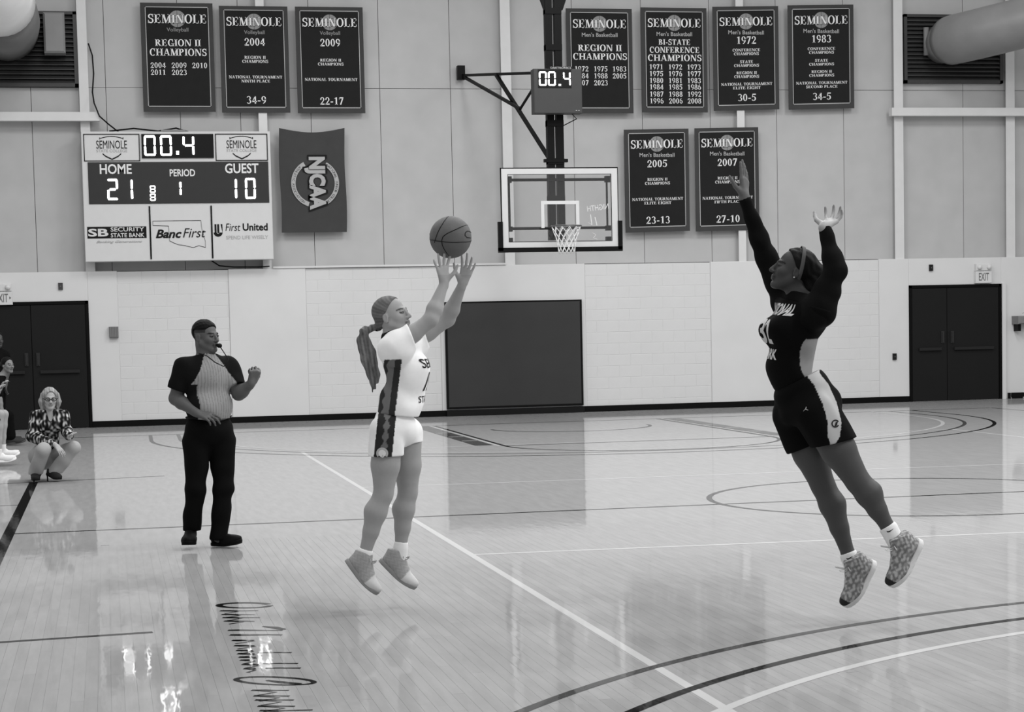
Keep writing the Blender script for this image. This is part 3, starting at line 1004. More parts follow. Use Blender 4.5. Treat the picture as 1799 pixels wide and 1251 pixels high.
ol = MB()
for p, q in zip(okm, okm[1:] + okm[:1]):
    ol.bar((XS(p[0]), SY - .003, ZS(p[1])), (XS(q[0]), SY - .003, ZS(q[1])), .004, .008)
ol.build('state_outline', M_INK, sb)
mb = MB()
put_text(mb, 'First', XS(.785), SY - .005, ZS(.745), .125, .25, shear=.2)
mb.build('lettering', M_INK, sb)
mb = MB()
put_text(mb, 'United', XS(.905), SY - .005, ZS(.745), .125, .42, bold=.025)
mb.build('lettering', M_INK, sb)
mb = MB()
put_text(mb, 'SPEND LIFE WISELY', XS(.86), SY - .005, ZS(.825), .06, .7)
mb.build('lettering', mat('pale_print', 190), sb)
mb = MB()
for dx in (0, .045):
    mb.flat([[(XS(.69) + dx - .01, ZS(.79)), (XS(.69) + dx + .022, ZS(.79)), (XS(.69) + dx + .022, ZS(.72)), (XS(.69) + dx - .01, ZS(.72))]], SY - .002, .003)
mb.flat([[(XS(.705) + x, ZS(.785) + z) for x, z in p] for p in _arc(0, 0, .075, .07, 180, 360, .05, .05, 12)], SY - .002, .003)
mb.flat([[(XS(.705) + .045 * s - .02 * 0 + .03 * (s > 0) - .03 * (s < 0), ZS(.79)), (XS(.705) + .075 * s, ZS(.79)), (XS(.705) + .075 * s, ZS(.72)), (XS(.705) + .045 * s, ZS(.72))] for s in (1,)], SY - .002, .003)
mb.build('sponsor_logo', M_INK, sb)
MB().box(XS(.42), XS(.55), SY - .005, SY + .1, SZ1, SZ1 + .03).build('maker_plate', M_MGREY, sb)
mb = MB()
mb.tube([(-6.7, 17.2, 4.93), (-6.3, 17.15, 4.97), (-5.9, 17.2, 4.93), (-5.6, 17.2, 4.98), (-5.4, 17.25, 4.92)], .014, 6)
mb.build('cable', M_BLACK, sb)
tag(MB().tube([(-6.99, 17.41, 6.4), (-6.93, 17.40, 6.2), (-6.92, 17.40, 5.9), (-6.95, 17.40, 5.6), (-6.93, 17.24, 5.4), (-6.85, 17.23, 5.18), (-6.7, 17.3, 5.05), (-6.55, 17.3, 4.93)], .012, 6).build('wall_cable', M_BLACK), 'thin dark cable hanging down beside the steel column to the scoreboard', 'cable')
tag(MB().tube([(-5.1, 17.3, 2.78), (-4.95, 17.35, 2.68), (-4.7, 17.36, 2.655), (-4.3, 17.36, 2.65), (-4.1, 17.36, 2.66)], .012, 6).build('wall_cable', M_BLACK), 'thin dark cable drooping from under the scoreboard', 'cable')

# ------------------------------------------------------------------ basket
bk = thing('basketball_hoop', (0, 13.1, 2.7), 'ceiling-hung glass backboard with rim, net and dark mast', 'basketball hoop')
GY = 13.1
glass = bpy.data.materials.new('backboard_glass')
glass.use_nodes = True
nt = glass.node_tree
for n in list(nt.nodes):
    nt.nodes.remove(n)
out = nt.nodes.new('ShaderNodeOutputMaterial')
mix = nt.nodes.new('ShaderNodeMixShader')
tr = nt.nodes.new('ShaderNodeBsdfTransparent')
tr.inputs[0].default_value = (.96, .96, .96, 1)
gl = nt.nodes.new('ShaderNodeBsdfGlossy')
gl.inputs['Roughness'].default_value = .03
mix.inputs[0].default_value = .06
nt.links.new(tr.outputs[0], mix.inputs[1])
nt.links.new(gl.outputs[0], mix.inputs[2])
nt.links.new(mix.outputs[0], out.inputs[0])
MB().box(-.9, .9, GY - .006, GY + .006, 2.745, 3.935).build('glass_pane', glass, bk)
f = MB()
f.box(-.915, -.81, GY - .012, GY + .03, 2.74, 3.945).box(.81, .915, GY - .012, GY + .03, 2.74, 3.945).box(-.81, .81, GY - .012, GY + .03, 3.855, 3.945).box(-.81, .81, GY - .012, GY + .03, 2.74, 2.835)
f.build('white_border', mat('board_border_paint', 188, .4, .3, noise=.02), bk)
e = MB()
for a, b, c, d in ((-.922, .922, 3.943, 3.958), (-.922, -.91, 2.74, 3.958), (.91, .922, 2.74, 3.958)):
    e.box(a, b, GY - .014, GY + .035, c, d)
for a, b, c, d in ((-.815, .815, 3.85, 3.858), (-.815, .815, 2.83, 2.838), (-.815, -.807, 2.83, 3.858), (.807, .815, 2.83, 3.858)):
    e.box(a, b, GY - .015, GY - .012, c, d)
e.build('metal_edge', M_DARK, bk)
pd = MB()
pd.box(-.975, -.905, GY - .03, GY + .045, 2.70, 3.14).box(.905, .975, GY - .03, GY + .045, 2.70, 3.14).box(-.975, .975, GY - .03, GY + .045, 2.675, 2.745)
pd.build('edge_pad', M_BLACK, bk)
sq = MB()
for a, b, c, d in ((-.3, .3, 3.40, 3.45), (-.3, -.25, 3.04, 3.40), (.25, .3, 3.04, 3.40)):
    sq.box(a, b, GY - .009, GY - .006, c, d)
sq.build('shooting_square', mat('square_paint', 195, .5, .2, noise=.02), bk)
st = MB()
st.box(-.80, .80, GY + .08, GY + .14, 3.76, 3.80).box(-.80, .80, GY + .06, GY + .12, 3.02, 3.06)
st.bar((-.77, GY + .1, 3.06), (-.77, GY + .1, 3.78), .025).bar((.77, GY + .1, 3.06), (.77, GY + .1, 3.78), .025)
for x in (-.79, .79):
    for z in (3.78, 3.04, 2.87):
        st.box(x - .05, x + .05, GY + .03, GY + .13, z - .045, z + .05 if z > 3.5 else z + .03)
st.build('rear_frame', M_BLACK, bk)
for x in (-.16, -.02 + .06):
    pass
for x in (-.085, .06):
    MB().box(x - .055, x + .055, GY + .14, GY + .26, 2.86, 9.2).build('mast', M_BLACK, bk)
for z in (3.45, 4.02, 4.6, 5.75, 6.3):
    j = MB().box(-.14, .115, GY + .13, GY + .28, z, z + .09)
    if z == 4.02:
        j.box(-.2, .17, GY + .12, GY + .2, 4.05, 4.10)
    j.build('mast_bracket', M_BLACK, bk)
for sx in (-1, 1):
    MB().bar((sx * .1, GY + .2, 6.38), (sx * .25, GY + .2, 6.8), .09).build('mast_fork', M_BLACK, bk)
RC = (0.0, GY - .152 - .2286, 3.048)
rim = MB().tube([(RC[0] + .2286 * math.cos(a * math.pi / 16), RC[1] + .2286 * math.sin(a * math.pi / 16), RC[2]) for a in range(32)], .009, 8, closed=True)
rim.build('rim', mat('rim_paint', 80, .4, .4, noise=.05), bk, True)
MB().box(-.06, .06, GY - .16, GY, 2.98, 3.05).box(-.09, .09, GY - .03, GY - .012, 2.95, 3.09).build('rim_mount', mat('rim_paint', 80), bk)
net = MB()
for k in range(12):
    for s in (1, -1):
        pts = []
        for i in range(9):
            tt = i / 8
            r = .222 - .10 * tt + .02 * math.sin(tt * math.pi) * -1
            a = 2 * math.pi * (k + s * tt * 2.6) / 12
            pts.append((RC[0] + r * math.cos(a), RC[1] + r * math.sin(a), RC[2] - .015 - .40 * tt))
        net.tube(pts, .0055, 5)
net.build('net', M_WHITE, bk, True)
# mirror-reversed letters and strokes just behind the glass
mk = MB()
put_text(mk, 'NIGHTH', .60, GY + .008, 3.345, .085, .34, rot=.12, mirror=True)
mk.bar((.48, GY + .008, 3.24), (.5, GY + .008, 3.08), .012, .004).bar((.5, GY + .008, 3.08), (.44, GY + .008, 3.12), .012, .004).bar((.55, GY + .008, 3.2), (.58, GY + .008, 3.07), .012, .004)
mk.bar((.5, GY + .008, 2.96), (.56, GY + .008, 2.93), .012, .004).bar((.56, GY + .008, 2.93), (.52, GY + .008, 2.88), .012, .004).bar((.52, GY + .008, 2.88), (.58, GY + .008, 2.86), .012, .004)
mk.build('reversed_marks', mat('faint_white', 225, .6, .2), bk)
# side brace back to the wall
bc = MB()
A, Bm = (-.66, 17.40, 5.93), (-.1, GY + .2, 5.45)
bc.bar((-.69, 17.5, 5.95), (-.69, 17.38, 5.95), .13, .24)
bc.build('wall_plate', M_BLACK, bk)
m1 = (-.42, 15.4, 5.70)
bc = MB().bar((-.66, 17.38, 5.9), (-.1, GY + .2, 5.42), .045).bar((-.66, 17.38, 5.88), (-.33, 14.3, 4.98), .045)
bc.bar((-.44, 15.6, 5.68), (-.1, GY + .2, 4.1), .05).bar((-.33, 14.3, 4.98), (-.2, 13.7, 5.3), .03)
bc.build('side_brace', M_BLACK, bk)

sc = thing('shot_clock', (0, 12.95, 4.78), 'square dark shot clock showing 00.4 above the backboard', 'shot clock')
SCY = 12.95
MB().bbox(-.405, .345, SCY, SCY + .2, 4.76, 5.43, .008).build('case', mat('shot_clock_case', 52, .5, .3, noise=.05), sc)
MB().box(-.16, .2, SCY, SCY + .1, 5.43, 5.465).build('maker_plate', M_INK, sc)
mb = MB()
put_text(mb, 'DAKTRONICS', .02, SCY - .003, 5.445, .03, .32, bold=.01)
mb.build('lettering', M_LGREY, sc)
MB().box(-.34, .18, SCY - .004, SCY, 5.14, 5.42).build('display', M_INK, sc)
for ch, x in (('0', -.265), ('0', -.125), ('4', .11)):
    digit(sc, ch, x, 5.28, .115, .21, SCY - .005, .02)
MB().box(-.02, .015, SCY - .011, SCY - .005, 5.175, 5.2).build('decimal_point', M_LED, sc)
MB().box(.24, .26, SCY - .004, SCY, 4.8, 4.81).box(.28, .3, SCY - .004, SCY, 4.8, 4.81).build('indicator', M_LGREY, sc)
MB().tube([(.2, SCY + .1, 4.77), (.3, SCY + .2, 4.7), (.1, SCY + .3, 4.6), (.06, SCY + .3, 4.5)], .008, 6).build('cable', M_BLACK, sc)

# ------------------------------------------------------------------ poses: joint positions in metres, x right, y away, z up from the floor point
SHOOTER = dict(loc=(-5.360, -5.244, 0.0), rz=-0.1414,
    pel=(0.046, 0.000, 1.033), hipR=(-0.003, -0.085, 0.976), hipL=(0.102, 0.085, 0.957), kneeR=(-0.033, -0.100, 0.662), ankR=(-0.146, -0.100, 0.330), kneeL=(0.104, 0.090, 0.649), ankL=(0.054, 0.090, 0.334), waist=(0.075, -0.000, 1.184), chest=(0.099, -0.000, 1.367), neck=(0.046, -0.000, 1.507), head=(0.043, -0.000, 1.643), shR=(0.075, -0.150, 1.483), elR=(0.250, -0.140, 1.616), wrR=(0.332, -0.070, 1.818), shL=(0.155, 0.150, 1.491), elL=(0.353, 0.140, 1.618), wrL=(0.437, 0.050, 1.812), ball=(0.374, -0.020, 2.069), heelR=(-0.241, -0.100, 0.289), toeR=(-0.124, -0.110, 0.099), heelL=(-0.054, 0.090, 0.260), toeL=(0.089, 0.080, 0.092), ptop=(-0.044, -0.000, 1.579), p1=(-0.117, 0.010, 1.555), p2=(-0.140, 0.020, 1.511), p3=(-0.112, 0.020, 1.403), p4=(-0.071, 0.020, 1.289), ptip=(-0.066, 0.020, 1.238))
DEFENDER = dict(loc=(-3.273, -6.478, 0.0), rz=-0.3654,
    pel=(-0.095, -0.000, 1.167), hipL=(-0.018, -0.090, 1.068), hipR=(-0.129, 0.090, 1.045), kneeL=(0.174, -0.100, 0.743), ankL=(0.323, -0.100, 0.506), kneeR=(-0.004, 0.100, 0.710), ankR=(0.124, 0.080, 0.347), waist=(-0.166, -0.000, 1.321), chest=(-0.140, -0.000, 1.520), neck=(-0.109, -0.000, 1.675), head=(-0.142, -0.000, 1.824), shL=(-0.011, -0.160, 1.619), elL=(0.070, -0.170, 1.820), wrL=(0.019, -0.120, 2.041), shR=(-0.173, 0.160, 1.654), elR=(-0.286, 0.180, 1.909), wrR=(-0.391, 0.100, 2.216), heelR=(0.264, 0.080, 0.299), toeR=(0.145, 0.080, 0.054), heelL=(0.493, -0.100, 0.429), toeL=(0.369, -0.100, 0.175))
REFEREE = dict(loc=(-6.175, -1.670, 0.0), rz=-0.0493,
    pel=(0.011, -0.000, 0.843), hipR=(-0.077, -0.020, 0.784), hipL=(0.099, 0.020, 0.777), kneeR=(-0.101, -0.040, 0.442), ankR=(-0.141, 0.050, 0.113), kneeL=(0.100, -0.020, 0.425), ankL=(0.056, -0.000, 0.069), waist=(0.009, 0.000, 1.030), chest=(0.007, 0.000, 1.237), neck=(0.011, -0.000, 1.374), head=(0.021, -0.000, 1.539), shR=(-0.150, -0.030, 1.304), elR=(-0.222, -0.020, 1.099), wrR=(-0.070, -0.170, 0.993), shL=(0.165, 0.050, 1.294), elL=(0.232, -0.040, 1.120), wrL=(0.323, -0.120, 1.195), toeR=(-0.166, -0.120, 0.045), toeL=(0.156, -0.060, 0.000), heelR=(-0.139, 0.100, 0.037), heelL=(0.009, 0.060, 0.001))
COACH = dict(loc=(-7.541, 5.470, 0.0), rz=0.0311,
    pel=(-0.021, 0.280, 0.236), hipR=(-0.104, 0.200, 0.275), hipL=(0.101, 0.200, 0.267), kneeR=(-0.034, -0.220, 0.359), ankR=(-0.134, -0.000, 0.091), kneeL=(0.287, -0.120, 0.366), ankL=(0.069, 0.020, 0.094), waist=(0.016, 0.180, 0.426), chest=(0.035, 0.080, 0.622), neck=(0.046, 0.040, 0.747), head=(0.051, -0.000, 0.889), shR=(-0.099, 0.060, 0.707), elR=(-0.148, -0.000, 0.497), wrR=(0.091, -0.220, 0.403), shL=(0.176, 0.060, 0.705), elL=(0.217, -0.000, 0.540), wrL=(0.237, -0.130, 0.472), toeR=(-0.124, -0.140, 0.021), toeL=(0.114, -0.100, 0.040), heelR=(-0.148, 0.060, 0.026), heelL=(-0.004, 0.060, 0.039))
BENCHA = dict(loc=(-8.163, 8.376, 0.0), rz=0.0530,
    pel=(-0.229, 0.000, 0.467), hipR=(-0.228, -0.100, 0.471), hipL=(-0.230, 0.100, 0.462), kneeR=(-0.009, -0.120, 0.630), ankR=(-0.042, -0.120, 0.134), kneeL=(0.038, 0.100, 0.620), ankL=(0.007, 0.100, 0.175), waist=(-0.250, -0.000, 0.633), chest=(-0.229, -0.000, 0.826), neck=(-0.195, -0.000, 0.991), head=(-0.122, 0.000, 1.154), shR=(-0.238, -0.160, 0.900), elR=(-0.167, -0.200, 0.680), wrR=(-0.039, -0.120, 0.893), shL=(-0.227, 0.160, 0.891), elL=(-0.121, 0.180, 0.706), wrL=(0.010, 0.050, 0.942), toeR=(0.082, -0.120, 0.046), toeL=(0.152, 0.100, 0.092), heelR=(-0.092, -0.120, 0.046), heelL=(-0.044, 0.100, 0.079))
BENCHB = dict(loc=(-8.329, 12.746, 0.0), rz=0.0506,
    pel=(-0.269, 0.100, 0.415), hipR=(-0.268, 0.000, 0.419), hipL=(-0.270, 0.200, 0.411), kneeR=(0.032, -0.020, 0.426), ankR=(0.067, -0.020, 0.089), kneeL=(-0.016, 0.200, 0.402), ankL=(0.003, 0.200, 0.080), waist=(-0.247, 0.100, 0.586), chest=(-0.142, 0.100, 0.845), neck=(-0.033, 0.100, 0.989), head=(0.060, 0.080, 1.150), shR=(-0.107, -0.050, 0.913), elR=(-0.069, -0.100, 0.669), wrR=(-0.046, -0.150, 0.458), shL=(-0.156, 0.250, 0.907), elL=(-0.086, 0.250, 0.658), wrL=(-0.030, 0.150, 0.446), toeR=(0.151, -0.020, 0.020), toeL=(0.097, 0.200, 0.027), heelR=(0.016, -0.020, 0.017), heelL=(-0.031, 0.200, 0.015))
BENCHC = dict(loc=(-8.568, 13.939, 0.0), rz=0.0566,
    pel=(0.034, -0.000, 0.884), hipR=(-0.049, 0.000, 0.853), hipL=(0.115, 0.000, 0.848), kneeR=(-0.064, -0.000, 0.462), ankR=(-0.079, -0.000, 0.088), kneeL=(0.100, 0.000, 0.457), ankL=(0.086, -0.000, 0.082), waist=(0.041, -0.000, 1.054), chest=(0.056, -0.000, 1.240), neck=(0.086, 0.000, 1.375), head=(0.108, -0.000, 1.519), shR=(-0.097, 0.000, 1.287), elR=(-0.139, 0.020, 1.075), wrR=(-0.131, -0.060, 0.857), shL=(0.206, -0.000, 1.279), elL=(0.231, 0.020, 1.065), wrL=(0.205, -0.060, 0.847), toeR=(-0.090, -0.160, 0.012), toeL=(0.106, -0.160, 0.005), heelR=(-0.082, 0.070, -0.001), heelL=(0.082, 0.070, -0.007))

# ------------------------------------------------------------------ figures: bodies and garments as continuous surfaces of blended volumes
def V3(*a):
    return np.array(a if len(a) > 1 else a[0], float)


def unit(v):
    v = np.asarray(v, float)
    return v / np.linalg.norm(v)


CAP = 0.07


class Vol:
    """a list of rounded volumes, blended into one distance field"""

    def __init__(self):
        self.p = []

    def cone(self, a, b, r1, r2=None, k=.02, sub=False):
        a, b = V3(a), V3(b)
        r2 = r1 if r2 is None else r2
        R = max(r1, r2)
        self.p.append(('c', np.minimum(a, b) - R, np.maximum(a, b) + R, (a, b, r1, r2), k, sub))
        return self

    def chain(self, pts, rs, k=.02):
        for i in range(len(pts) - 1):
            self.cone(pts[i], pts[i + 1], rs[i], rs[i + 1], k)
        return self

    def ell(self, c, r, ax=None, k=.02, sub=False):
        c, r = V3(c), V3(r)
        A = np.eye(3) if ax is None else np.array([unit(x) for x in ax])
        R = r.max()
        self.p.append(('e', c - R, c + R, (c, r, A), k, sub))
        return self

    def grown(self, g):
        v = Vol()
        for t, lo, hi, d, k, s in self.p:
            if t == 'c':
                d = (d[0], d[1], d[2] + g, d[3] + g)
            else:
                d = (d[0], d[1] + g, d[2])
            v.p.append((t, lo - abs(g), hi + abs(g), d, k, s))
        return v

    def bounds(self, pad=.03):
        lo = np.min([q[1] for q in self.p if not q[5]], 0) - pad
        hi = np.max([q[2] for q in self.p if not q[5]], 0) + pad
        return lo, hi


class Grid:
    def __init__(self, lo, hi, h, fine=()):
        ax = []
        for i in range(3):
            x, c = lo[i], []
            while x < hi[i] + h:
                c.append(x)
                st = h
                for b in fine:
                    if b[0][i] - h < x < b[1][i] + h * .5:
                        st = min(st, b[2])
                x += st
            ax.append(np.array(c, np.float32))
        self.x, self.y, self.z = ax
        self.shape = tuple(len(a) for a in ax)

    def field(self, vol):
        F = np.full(self.shape, CAP, np.float32)
        for t, lo, hi, d, k, sub in vol.p:
            m = CAP + .01
            i0, i1 = np.searchsorted(self.x, (lo[0] - m, hi[0] + m))
            j0, j1 = np.searchsorted(self.y, (lo[1] - m, hi[1] + m))
            k0, k1 = np.searchsorted(self.z, (lo[2] - m, hi[2] + m))
            if i1 <= i0 or j1 <= j0 or k1 <= k0:
                continue
            X = self.x[i0:i1, None, None]
            Y = self.y[None, j0:j1, None]
            Z = self.z[None, None, k0:k1]
            if t == 'c':
                a, b, r1, r2 = d
                ba = b - a
                L2 = max(float(ba @ ba), 1e-9)
                px, py, pz = X - a[0], Y - a[1], Z - a[2]
                tt = np.clip((px * ba[0] + py * ba[1] + pz * ba[2]) / L2, 0, 1)
                D = np.sqrt((px - tt * ba[0]) ** 2 + (py - tt * ba[1]) ** 2 + (pz - tt * ba[2]) ** 2) - (r1 + (r2 - r1) * tt)
            else:
                c, r, A = d
                px, py, pz = X - c[0], Y - c[1], Z - c[2]
                k0_ = k1_ = 0
                for i in range(3):
                    q = px * A[i, 0] + py * A[i, 1] + pz * A[i, 2]
                    k0_ = k0_ + (q / r[i]) ** 2
                    k1_ = k1_ + (q / r[i] ** 2) ** 2
                k0_ = np.sqrt(k0_)
                D = k0_ * (k0_ - 1) / np.maximum(np.sqrt(k1_), 1e-6)
            B = F[i0:i1, j0:j1, k0:k1]
            if sub:
                D = -D
                h = np.clip(.5 - .5 * (D - B) / k * -1 * -1, 0, 1)
                h = np.clip(.5 + .5 * (D - B) / k, 0, 1)
                F[i0:i1, j0:j1, k0:k1] = B + (D - B) * h + k * h * (1 - h)
            else:
                D = np.minimum(D, CAP)
                h = np.clip(.5 + .5 * (D - B) / k, 0, 1)
                F[i0:i1, j0:j1, k0:k1] = D + (B - D) * h - k * h * (1 - h)
        return F

    def plane(self, p, n):
        """positive on the side n points to"""
        n = unit(n)
        return (self.x[:, None, None] - p[0]) * n[0] + (self.y[None, :, None] - p[1]) * n[1] + (self.z[None, None, :] - p[2]) * n[2]

    def folds(self, amp, dirs, seed=0):
        r = np.random.default_rng(seed)
        out = 0
        for d, w in dirs:
            d = unit(d)
            ph = r.uniform(0, 6)
            s = self.x[:, None, None] * d[0] + self.y[None, :, None] * d[1] + self.z[None, None, :] * d[2]
            q = self.x[:, None, None] * d[2] - self.z[None, None, :] * d[0] + .6 * self.y[None, :, None]
            out = out + np.sin(s * w + ph + 1.7 * np.sin(q * w * .35 + ph))
        return out * amp / len(dirs)


def smin(a, b, k=.02):
    h = np.clip(.5 + .5 * (b - a) / k, 0, 1)
    return b + (a - b) * h - k * h * (1 - h)


def surface(F, g):
    """naive surface nets on the rectilinear grid: vertices, quads"""
    I = F < 0
    c = [I[a:I.shape[0] - 1 + a, b:I.shape[1] - 1 + b, d:I.shape[2] - 1 + d] for a in (0, 1) for b in (0, 1) for d in (0, 1)]
    s = np.zeros(c[0].shape, np.int8)
    for q in c:
        s += q
    act = (s > 0) & (s < 8)
    idx = np.full(act.shape, -1, np.int64)
    ii = np.argwhere(act)
    n = len(ii)
    idx[act] = np.arange(n)
    co = (g.x, g.y, g.z)
    acc = np.zeros((n, 3))
    cnt = np.zeros(n)
    for a0 in (0, 1):
        for b0 in (0, 1):
            for ax in range(3):
                o0 = [0, 0, 0]
                oth = [i for i in range(3) if i != ax]
                o0[oth[0]], o0[oth[1]] = a0, b0
                o1 = list(o0)
                o1[ax] = 1
                p0, p1 = ii + o0, ii + o1
                f0, f1 = F[tuple(p0.T)], F[tuple(p1.T)]
                m = (f0 < 0) != (f1 < 0)
                t = np.where(m, f0 / np.where(m, f0 - f1, 1), 0)
                for i in range(3):
                    x0, x1 = co[i][p0[:, i]], co[i][p1[:, i]]
                    acc[:, i] += np.where(m, x0 + (x1 - x0) * t, 0)
                cnt += m
    v = acc / cnt[:, None]
    quads = []
    for ax in range(3):
        sl0 = [slice(None)] * 3
        sl1 = [slice(None)] * 3
        sl0[ax] = slice(0, -1)
        sl1[ax] = slice(1, None)
        A, B = I[tuple(sl0)], I[tuple(sl1)]
        e = np.argwhere(A != B)
        oth = [i for i in range(3) if i != ax]
        ok = np.ones(len(e), bool)
        for i in oth:
            ok &= (e[:, i] > 0) & (e[:, i] < idx.shape[i])
        e = e[ok]
        fl = A[tuple(e.T)]
        o = []
        for da, db in ((-1, -1), (0, -1), (0, 0), (-1, 0)):
            q = e.copy()
            q[:, oth[0]] += da
            q[:, oth[1]] += db
            o.append(idx[tuple(q.T)])
        Q = np.stack(o, 1)
        if ax == 1:
            fl = ~fl
        Q[~fl] = Q[~fl][:, ::-1]
        quads.append(Q)
    return v, np.concatenate(quads)


def relax(v, q, n=1, w=.5):
    for _ in range(n):
        acc = np.zeros_like(v)
        cnt = np.zeros(len(v))
        for i in range(4):
            a, b = q[:, i], q[:, (i + 1) % 4]
            np.add.at(acc, a, v[b])
            np.add.at(cnt, a, 1)
            np.add.at(acc, b, v[a])
            np.add.at(cnt, b, 1)
        v = v * (1 - w) + w * acc / np.maximum(cnt, 1)[:, None]
    return v


def tmat(name, rough=.6, spec=.2, noise=.05, nscale=30.0, bump=0.0, bscale=200.0, sheen=0.0):
    """material whose grey comes from the surface's own tone attribute"""
    if name in MATS:
        return MATS[name]
    m = bpy.data.materials.new(name)
    m.use_nodes = True
    nt = m.node_tree
    b = nt.nodes['Principled BSDF']
    at = nt.nodes.new('ShaderNodeAttribute')
    at.attribute_name = 'tone'
    tc = nt.nodes.new('ShaderNodeTexCoord')
    n = nt.nodes.new('ShaderNodeTexNoise')
    n.inputs['Scale'].default_value = nscale
    nt.links.new(tc.outputs['Object'], n.inputs['Vector'])
    mr = nt.nodes.new('ShaderNodeMapRange')
    mr.inputs[3].default_value = 1 - noise
    mr.inputs[4].default_value = 1 + noise
    nt.links.new(n.outputs[0], mr.inputs[0])
    mx = nt.nodes.new('ShaderNodeVectorMath')
    mx.operation = 'SCALE'
    nt.links.new(at.outputs['Color'], mx.inputs[0])
    nt.links.new(mr.outputs[0], mx.inputs['Scale'])
    nt.links.new(mx.outputs[0], b.inputs['Base Color'])
    b.inputs['Roughness'].default_value = rough
    b.inputs['Specular IOR Level'].default_value = spec
    b.inputs['Sheen Weight'].default_value = sheen
    if bump:
        n2 = nt.nodes.new('ShaderNodeTexNoise')
        n2.inputs['Scale'].default_value = bscale
        nt.links.new(tc.outputs['Object'], n2.inputs['Vector'])
        bp = nt.nodes.new('ShaderNodeBump')
        bp.inputs['Strength'].default_value = bump
        bp.inputs['Distance'].default_value = .004
        nt.links.new(n2.outputs[0], bp.inputs['Height'])
        nt.links.new(bp.outputs[0], b.inputs['Normal'])
    MATS[name] = m
    return m


LINV = np.vectorize(lin)


def mesh_from(name, v, q, tone, m, parent, smooth=True):
    me = bpy.data.meshes.new(name)
    me.vertices.add(len(v))
    me.vertices.foreach_set('co', np.asarray(v, np.float32).ravel())
    me.loops.add(q.size)
    me.loops.foreach_set('vertex_index', q.ravel().astype(np.int32))
    me.polygons.add(len(q))
    me.polygons.foreach_set('loop_start', np.arange(0, q.size, 4, dtype=np.int32))
    me.polygons.foreach_set('loop_total', np.full(len(q), 4, np.int32))
    me.update(calc_edges=True)
    me.validate()
    at = me.color_attributes.new('tone', 'FLOAT_COLOR', 'POINT')
    t = np.asarray(tone, float)
    if t.ndim == 0:
        t = np.full(len(v), float(t))
    g = LINV(np.clip(t, 0, 255))
    at.data.foreach_set('color', np.stack([g, g, g, np.ones_like(g)], 1).astype(np.float32).ravel())
    me.materials.append(m)
    me.polygons.foreach_set('use_smooth', [smooth] * len(me.polygons))
    return link(bpy.data.objects.new(name, me), parent)


def skinned(name, F, g, tone, m, parent, rl=1):
    v, q = surface(F, g)
    v = relax(v, q, rl, .4)
    return mesh_from(name, v, q, tone(v) if callable(tone) else tone, m, parent)


def frame(fwd, upv):
    f = unit(fwd)
    u = unit(V3(upv) - f * (V3(upv) @ f))
    return f, np.cross(u, f), u          # forward, left, up


def head_vol(vol, c, fwd, upv, s=1.0, female=True):
    f, l, u = frame(fwd, upv)
    P = lambda x, y, z: V3(c) + s * (f * x + l * y + u * z)
    ax = (f, l, u)
    E = lambda x, y, z, a, b, d, k=.015, sub=False: vol.ell(P(x, y, z), (a * s, b * s, d * s), ax, k, sub)
    E(-.012, 0, .033, .096, .076, .084)
    E(.03, 0, -.028, .064, .058, .086, .02)
    jw = .9 if female else 1.08
    for y in (-1, 1):
        vol.cone(P(.0, y * .052 * jw, -.045), P(.062, y * .018, -.096), .021 * s, .019 * s, .02)
        E(.062, y * .037, -.024, .026, .024, .024, .02)
    E(.074, 0, -.098, .02, .026 * jw, .02, .015)
    vol.cone(P(.084, -.03, .021), P(.084, .03, .021), .011 * s, .011 * s, .012)
    for y in (-1, 1):
        E(.101, y * .032, .003, .016, .017, .011, .01, True)
        E(.082, y * .031, .002, .0125, .0135, .0125, .004)
        vol.cone(P(.094, y * .020, .008), P(.090, y * .044, .006), .003 * s, .003 * s, .004)
    vol.cone(P(.095, 0, .008), P(.113, 0, -.030), .007 * s, .0125 * s, .01)
    for y in (-1, 1):
        E(.102, y * .013, -.034, .011, .008, .008, .006)
    vol.cone(P(.094, -.015, -.055), P(.094, .015, -.055), .0075 * s, .0075 * s, .008)
    vol.cone(P(.092, -.014, -.069), P(.092, .014, -.069), .0085 * s, .0085 * s, .006)
    vol.cone(P(.106, -.02, -.0615), P(.106, .02, -.0615), .003 * s, .003 * s, .004, True)
    for y in (-1, 1):
        E(-.008, y * .076, -.008, .019, .008, .031, .006)
        E(-.004, y * .085, -.006, .009, .006, .017, .006, True)
    return P


def head_local(v, c, fwd, upv, s):
    f, l, u = frame(fwd, upv)
    d = (v - V3(c)) / s
    return d @ f, d @ l, d @ u


def face_tone(v, tone, c, fwd, upv, s, skin, brow=50, lip=.72, eye=25):
    x, y, z = head_local(v, c, fwd, upv, s)
    ay = np.abs(y)
    near = (x * x + y * y + z * z) < .16 ** 2
    fr = near & (x > .055)
    def soft(m, val):
        tone[m] = val
    soft(fr & (np.abs(ay - .034) < .019) & (np.abs(z - .0245 + .2 * np.maximum(ay - .035, 0)) < .0045), brow)
    soft(fr & (((ay - .031) / .0155) ** 2 + ((z - .002) / .0075) ** 2 < 1), eye + 25)
    soft(fr & (((ay - .031) / .012) ** 2 + ((z - .002) / .0045) ** 2 < 1), min(220, skin * .85))
    soft(fr & (((ay - .031) / .006) ** 2 + ((z - .002) / .006) ** 2 < 1), eye)
    soft(fr & (ay < .024) & (np.abs(z + .061) < .0115 - .2 * np.maximum(ay - .006, 0)), skin * lip)
    soft(fr & (ay < .022) & (np.abs(z + .0615) < .0026), skin * .6)
    soft(fr & (np.abs(ay - .010) < .0035) & (np.abs(z + .0405) < .003) & (x > .095), skin * .55)
    return tone


